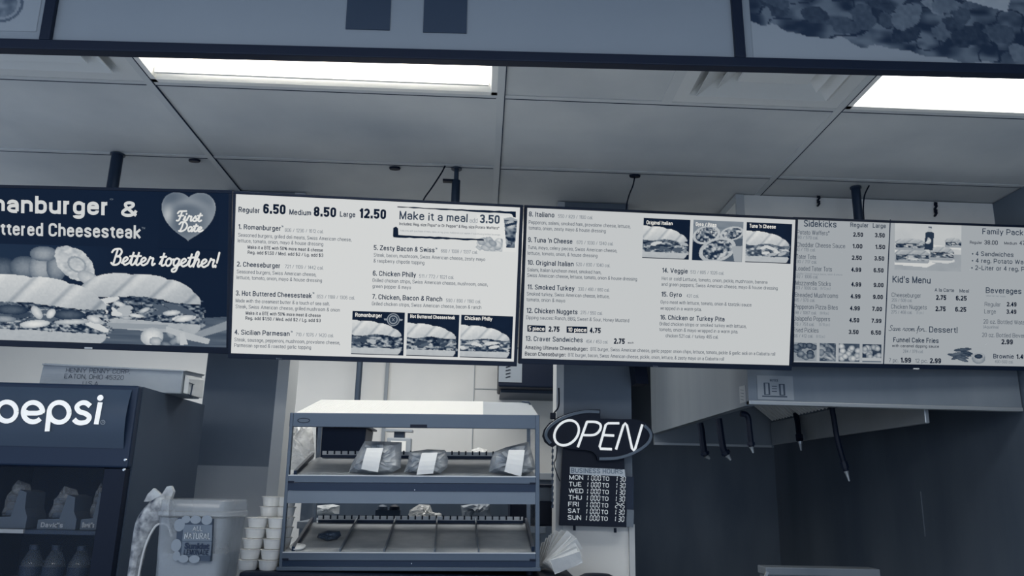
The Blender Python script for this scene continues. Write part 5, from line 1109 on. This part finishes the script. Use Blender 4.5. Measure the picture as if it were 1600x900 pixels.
# ------------------------------------------------------------------ back room behind the opening
pipe = MB().tube([(0, 0, 0), (0, 0, CEIL - .002)], .021, 16)
o = pipe.build('floor_pipe', mat('pipe_grey', .26, .4, .3), smooth=True, label='dark vertical pipe against the white back room wall, left of centre', cat='pipe'); o.location = (P(560, 600, 5.45).x, 5.45, .001)
o = MB().box(-.012, .012, -.02, 0, 0, CEIL - .01).build('wall_strip', mat('strip_grey', .56, .5), label='pale narrow vertical strip on the white back wall, right of the dark pipe', cat='trim strip'); o.location = (P(604, 600, 5.6).x, 5.599, .001)
zs_ = P(800, 609, 5.6).z; xs_ = P(741, 600, 5.6).x
sm = MB().box(xs_ - .003, xs_ + .003, 5.594, 5.5995, 0, CEIL); sm.box(xs_ + .003, .94, 5.594, 5.5995, zs_ - .003, zs_ + .003)
struct('trim_7', sm, mat('wall_seam', .62, .6))
mw0, mw1 = P(786, 604, 5.0), P(871, 604, 5.0)
r = thing('microwave', 'black appliance with a pale vented side, high on the back wall under the second menu', 'microwave', ((mw0.x + mw1.x) / 2, 5.25, mw0.z))
w2 = (mw1.x - mw0.x) / 2 + .03; zz = .26
MB().box(-w2, w2, -.24, .20, 0, zz).build('case', M_black, r, bevel=.01)
MB().box(-w2 + .0, -w2 + .15, -.243, -.2405, .03, zz - .01).build('vent_panel', mat('vent_panel', .50, .5), r)
v_ = MB()
for i in range(7): v_.bar((-w2 + .045, -.245, .06 + i * .022), (-w2 + .075, -.245, .068 + i * .022), .006, .004)
v_.build('vent_slots', M_black, r)
MB().box(-w2 + .02, w2, -.1, .345, -.02, -.0005).build('wall_bracket', M_charcoal, r)
# counter in the back room with its clutter
bz = P(640, 735, 4.7).z
r = thing('back_counter', 'steel work counter against the back room wall, seen through the food warmer', 'counter', (-.35, 4.8, 0))
MB().box(-1.0, .585, 4.45, 5.2, bz - .04, bz).build('worktop', M_steell, r, world=True, bevel=.004)
MB().box(-.98, .57, 4.5, 5.18, 0, bz - .04).build('base', M_steeld, r, world=True)
r = thing('black_bin', 'black plastic bin seen behind the upper tier of the warmer', 'bin', (P(537, 712, 4.6).x, 4.6, bz + .0005))
bw0 = (P(574, 700, 4.6).x - P(497, 700, 4.6).x) / 2; bh0 = P(537, 671, 4.6).z - bz
MB().hexa([(-bw0 * .92, -.13, 0), (bw0 * .9, -.13, 0), (bw0 * .9, .13, 0), (-bw0 * .92, .13, 0), (-bw0, -.15, bh0), (bw0, -.15, bh0), (bw0, .15, bh0), (-bw0, .15, bh0)]).build('body', M_black, r, bevel=.006)
MB().box(-bw0 - .01, bw0 + .02, -.16, .16, bh0 + .0005, bh0 + .012).build('lid', M_navy, r, bevel=.003); MB().lathe([(.055, bh0 + .0125), (.045, bh0 + .03)], (.03, 0, 0), 18).build('lid_knob', mat('knob_grey', .5, .4), r)
r = thing('paper_dispenser', 'white wall dispenser with a grey top, seen through the warmer right of the bin', 'dispenser', (P(622, 712, 5.0).x, 5.05, bz + .0005))
h0 = P(622, 684, 5.0).z - bz; h1 = P(622, 673, 5.0).z - bz
MB().box(-.075, .075, -.05, .05, 0, h0).build('body', mat('dispenser_grey', .55, .4), r, bevel=.006); MB().box(-.05, .045, -.054, -.0505, .02, h0 - .02).build('front_panel', M_paper, r); MB().box(-.035, .03, -.03, .03, h0 + .0005, h1 - .006).build('neck', M_charcoal, r); MB().box(-.09, .08, -.05, .05, h1 - .005, h1 + .008).build('top_plate', mat('dispenser_grey', .55, .4), r)
M_bag = clear('clear_bag', .85, .55, .12, .8, noise=.3, scale=16)
def bag(poly, Y, label, seed, m=None, d=.06, cat='bag', name='plastic_bag', restz=None):
    L = [P(x, y, Y) for x, y in poly]; zb = min(q.z for q in L); cx = sum(q.x for q in L) / len(L)
    o = MB().pillow([(q.x - cx, q.z - zb) for q in L], 0, d, d, seed, .2).build(name, m or M_bag, label=label, cat=cat); o.location = (cx, Y, zb if restz is None else zb); return o
bag([(438, 702), (440, 668), (446, 646), (456, 650), (476, 646), (488, 668), (492, 706), (486, 734), (446, 734)], 4.62, 'tall crumpled clear plastic bag standing behind the left post of the warmer', 71)
bag([(733, 734), (736, 703), (748, 699), (762, 703), (768, 734)], 4.62, 'small crumpled clear bag behind the upper tier of the warmer', 72)
bag([(492, 805), (494, 790), (520, 788), (531, 790), (530, 803)], 3.75, 'pale wrapped bundle behind the lower tier at left', 73, m=mat('paper_bundle', .72, .8, noise=.06, scale=30), name='paper_bundle', cat='bundle')
bag([(636, 812), (640, 797), (655, 788), (672, 789), (676, 800), (690, 803), (690, 812)], 3.75, 'clear crumpled bag behind the middle of the lower tier', 74)
bag([(720, 790), (748, 786), (765, 788), (768, 810), (735, 813), (722, 806)], 3.75, 'grey crumpled bag behind the right part of the lower tier', 75, m=mat('grey_bag', .48, .4, noise=.12, scale=20))
z2 = P(640, 812, 3.75).z - .012
r = thing('prep_shelf', 'low steel prep table behind the warmer with bags and holders on it', 'table', (-.25, 3.75, 0))
MB().box(-.80, .30, 3.62, 4.05, z2 - .03, z2).build('table_top', M_steel, r, world=True, bevel=.003)
for x in (-.76, .26):
    for y in (3.66, 4.0): MB().tube([(x, y, 0), (x, y, z2 - .03)], .018, 10).build('leg', M_steel, r, world=True)
for i, x in enumerate((597, 616)):
    q = P(x, 803, 3.72); t = thing('cup_holder', ('left' if i == 0 else 'right') + ' dark dome-topped holder behind the lower tier of the warmer', 'holder', (q.x, 3.72, z2 + .0005), group='dome-topped holders')
    h_ = P(x, 797, 3.72).z - z2; ht = P(x, 789, 3.72).z - z2
    MB().box(-.028, .028, -.02, .02, 0, h_).build('base', M_charcoal, t); MB().lathe([(.024, h_ + .0005), (.022, (h_ + ht) / 2 + .004), (.012, ht), (.002, ht + .002)], (0, 0, 0), 16).build('dome', M_black if i else M_charcoal, t, smooth=True)
q0, q1 = P(796, 812, 3.7), P(845, 790, 3.7)
r = thing('black_equipment', 'black boxy equipment right of the warmer, below the OPEN sign chain', 'equipment', (q0.x + .12, 3.72, z2 + .0005))
q2 = P(876, 758, 3.72); q3 = P(845, 768, 3.72)
MB().box(-.12, .10, -.06, .2, 0, P(860, 783, 3.7).z - z2).build('body', M_black, r, bevel=.006); zq = P(860, 783, 3.7).z - z2
MB().box(-.12, .10, -.05, .2, zq + .06, P(860, 757, 3.7).z - z2).build('upper_body', M_navy, r, bevel=.006); MB().box(-.10, .08, -.03, .19, zq, zq + .06).build('neck', mat('equip_grey', .42, .5), r)
# ------------------------------------------------------------------ extraction hood
HX0, HX1, HY0, HY1, HB = 1.105, 2.268, 3.22, 5.115, 1.856
hd2 = thing('extraction_hood', 'large stainless kitchen extraction hood under the right-hand screens', 'extraction hood', (1.6, 3.22, HB))
MB().box(HX0, HX1, HY0, HY0 + .012, HB, 2.399).build('front_panel', M_steel, hd2, world=True)
MB().box(HX0, HX1, HY0 - .006, HY0 + .03, HB - .002, HB + .014).build('front_lip', M_steell, hd2, world=True, bevel=.002)
MB().box(HX0, HX0 + .010, HY0 + .0125, HY1, HB, 2.399).build('side_panel', M_steel, hd2, world=True)
MB().box(HX0 - .004, HX0 + .035, HY0 + .03, HY1, HB - .004, HB + .012).build('side_lip', M_steel, hd2, world=True)
MB().box(HX0 + .011, 1.898, HY1 - .02, HY1, 1.785, 2.359).box(1.898, HX1, HY1 - .02, HY1, 2.0, 2.359).build('end_panel', M_steel, hd2, world=True)
MB().box(HX0 + .011, 1.879, HY1 - .03, HY1 - .0205, 1.785, 1.80).build('end_lip', M_steell, hd2, world=True)
MB().box(HX0 + .011, HX1, HY0 + .013, HY1 - .021, 2.36, 2.38).build('roof', M_steeld, hd2, world=True)
PXX = 1.88
MB().box(PXX, PXX + .02, HY0 + .06, HY1 - .031, 1.801, 1.945).build('grease_trough', M_steell, hd2, world=True, bevel=.004)
nf = 4; yy0 = HY0 + .1; fw = (HY1 - .06 - yy0) / nf
for i in range(nf):
    f = MB(); y0_, y1_ = yy0 + i * fw + .004, yy0 + (i + 1) * fw - .004
    p0, p1 = Vector((PXX, 0, 1.95)), Vector((1.40, 0, 2.34)); dn = Vector((-.39, 0, -.445)).normalized()
    f.hexa([(p0.x + .01, y0_, p0.z + .02), (p1.x + .01, y0_, p1.z + .02), (p1.x + .01, y1_, p1.z + .02), (p0.x + .01, y1_, p0.z + .02), (p0.x + .03, y0_, p0.z + .04), (p1.x + .03, y0_, p1.z + .04), (p1.x + .03, y1_, p1.z + .04), (p0.x + .03, y1_, p0.z + .04)])
    fo = f.build('baffle_filter', M_navy, hd2, world=True)
    b_ = MB(); n = 9
    for k in range(n):
        y = y0_ + (y1_ - y0_) * (k + .5) / n; b_.bar((p0.x, y, p0.z + .008), (p1.x, y, p1.z + .008), .018, .012, (0, 1, 0))
    b_.build('baffle_slats', mat('slat_steel', .85, .4, .1), fo, world=True)
def plate(nm, pts, yoff, face, lines):
    m = MB(); m.hexa(pts); return m.build(nm, mat('placard', .52, .5), hd2, world=True)
a, b = P(1184, 624, HY0), P(1238, 588, HY0)
pk = MB().box(a.x, b.x, HY0 - .003, HY0 - .0005, a.z, b.z).build('warning_placard', mat('placard', .56, .5), hd2, world=True)
m = MB(); I4 = Matrix.Identity(4); yq = HY0 - .0035
def rect(m, x0, y0, x1, y1):
    a = LOC(I4, x0, y1, yq); b = LOC(I4, x1, y0, yq); m.add([(a[0], yq, a[1]), (b[0], yq, a[1]), (b[0], yq, b[1]), (a[0], yq, b[1])], [(0, 1, 2, 3)])
u0, v0 = LOC(I4, 1203, 596, yq); put_text(m, 'NOTICE', u0, v0, u0 + .035, .010, yq, .03)
for x0, y0, x1, y1 in ((1194, 598, 1195.5, 616), (1201, 599, 1202.5, 617), (1194, 598, 1202, 599), (1194, 616, 1202, 617), (1218, 600, 1219.5, 618), (1224.5, 600, 1226, 618), (1218, 600, 1226, 601), (1218, 617, 1226, 618), (1206, 603, 1214, 604), (1206, 607, 1214, 608), (1206, 611, 1214, 612), (1191, 619, 1230, 620)): rect(m, x0, y0, x1, y1)
m.build('placard_print', mat('placard_ink', .24, .6), pk, world=True)
m = MB(); xq = HX0 - .0015
cs = [PX(1155, 604, xq), PX(1164, 602, xq), PX(1165, 629, xq), PX(1156, 631, xq)]
pk = MB().hexa([c_ for c_ in cs] + [Vector(c_) + Vector((.001, 0, 0)) for c_ in cs]).build('side_placard', mat('side_placard', .62, .5), hd2, world=True)
for i in range(4):
    q = PX(1157.5, 609 + i * 5, xq - .001); q2 = PX(1162, 610 + i * 5, xq - .001); m.bar(q, q2, .004, .0008)
m.build('placard_print', MATS['placard_ink'], pk, world=True)
# lamp and nozzle under the hood at right
q = P(1515, 668, 3.75); r = thing('hood_lamp', 'small pale box fixture with a round cap under the hood at right', 'hood fixture', (q.x, 3.75, q.z))
zt_ = HB - q.z + .5
MB().box(-.03, .05, -.04, .04, 0, .045).build('box', M_steell, r, bevel=.004); MB().lathe([(.026, 0), (.030, .02), (.030, .05), (.036, .052), (.036, .062)], (.088, 0, 0), 18).build('cap', M_steell, r, smooth=True); MB().tube([(.03, 0, .045), (.03, 0, 2.36 - q.z)], .012, 8).build('conduit', M_steeld, r)
# hanging hoses with metal tips
def hose(pts, tip, r0, label):
    base = pts[0]; r = thing('hanging_hose', label, 'hose', pts[0], group='dark hoses hanging from the hood')
    MB().tube(cr_3(pts), r0, 8).build('hose', M_black, r, world=True, smooth=True)
    a = pts[-1]; MB().tube([a, Vector(a).lerp(Vector(tip), .3), tip], [r0 * .9, r0 * .6, r0 * .3], 8).build('metal_tip', mat('tip_metal', .62, .35, .5), r, world=True)
    MB().tube([Vector(pts[-2]).lerp(Vector(a), .3), Vector(pts[-2]).lerp(Vector(a), .8)], r0 * 1.35, 8).build('collar', M_navy, r, world=True)
h1 = PX(1094, 662, HX0 + .015).y; h2 = PX(1124, 655, HX0 + .015).y
hose([P(1094, 661, h1), P(1096, 672, h1), P(1098, 690, h1), P(1100, 704, h1), P(1103, 712, h1)], P(1109, 717, h1), .017, 'dark hose hanging from the hood edge, first from the OPEN sign')
hose([P(1123, 654, h2), P(1125, 668, h2), P(1128, 690, h2), P(1131, 703, h2), P(1136, 711, h2)], P(1142, 719, h2), .016, 'dark hose hanging from the hood edge, second from the OPEN sign')
hose([P(1157, 646, 3.45), P(1168, 650, 3.45), P(1171, 670, 3.45), P(1173, 688, 3.45), P(1174, 698, 3.45)], P(1177, 708, 3.45), .013, 'dark hose bending down at the near corner of the hood with a pale tip')
hq = 1.862
hose([PX(1243, 646, hq), PX(1246, 660, hq), PX(1248, 676, hq - .01), PX(1250, 690, hq - .02)], PX(1252, 704, hq - .02), .016, 'dark hose hanging in front of the bright trough under the hood')
hose([P(1299, 625, 3.6) + Vector((0, 0, .41)), P(1299, 625, 3.6), P(1303, 655, 3.6), P(1308, 685, 3.6), P(1316, 715, 3.6), P(1322, 736, 3.6)], P(1327, 752, 3.6), .013, 'longest dark hose hanging below the hood with a bright metal end')
# equipment under the hood
q0, q1 = P(1196, 886, 3.75), P(1375, 887, 3.75)
r = thing('griddle_stand', 'top of a steel cooking unit at the bottom edge under the hood', 'cooking unit', ((q0.x + q1.x) / 2, 4.0, 0))
MB().box(q0.x, q1.x, 3.75, 3.86, q0.z - .035, q0.z).build('top_shelf', M_steel, r, world=True, bevel=.004); MB().box(q0.x + .01, q1.x - .01, 3.77, 3.86, 0, q0.z - .035).build('body', M_steel, r, world=True)
MB().bar((q0.x - .01, 3.74, q0.z - .05), (q0.x + .004, 3.74, q0.z - .02), .012, .012).build('hinge', M_chrome, r, world=True)
q = P(934, 896.5, 3.15); r = thing('round_canister', 'dark rounded canister top peeking up at the bottom edge below the hours board', 'canister', (q.x, 3.17, 0))
MB().lathe([(.075, 0), (.075, q.z - .04), (.07, q.z - .03)], (0, 0, 0), 24).build('body', M_charcoal, r, smooth=True); MB().lathe([(.0755, q.z - .03), (.074, q.z - .015), (.05, q.z - .003), (.01, q.z)], (0, 0, 0), 24).build('domed_lid', M_black, r, smooth=True)
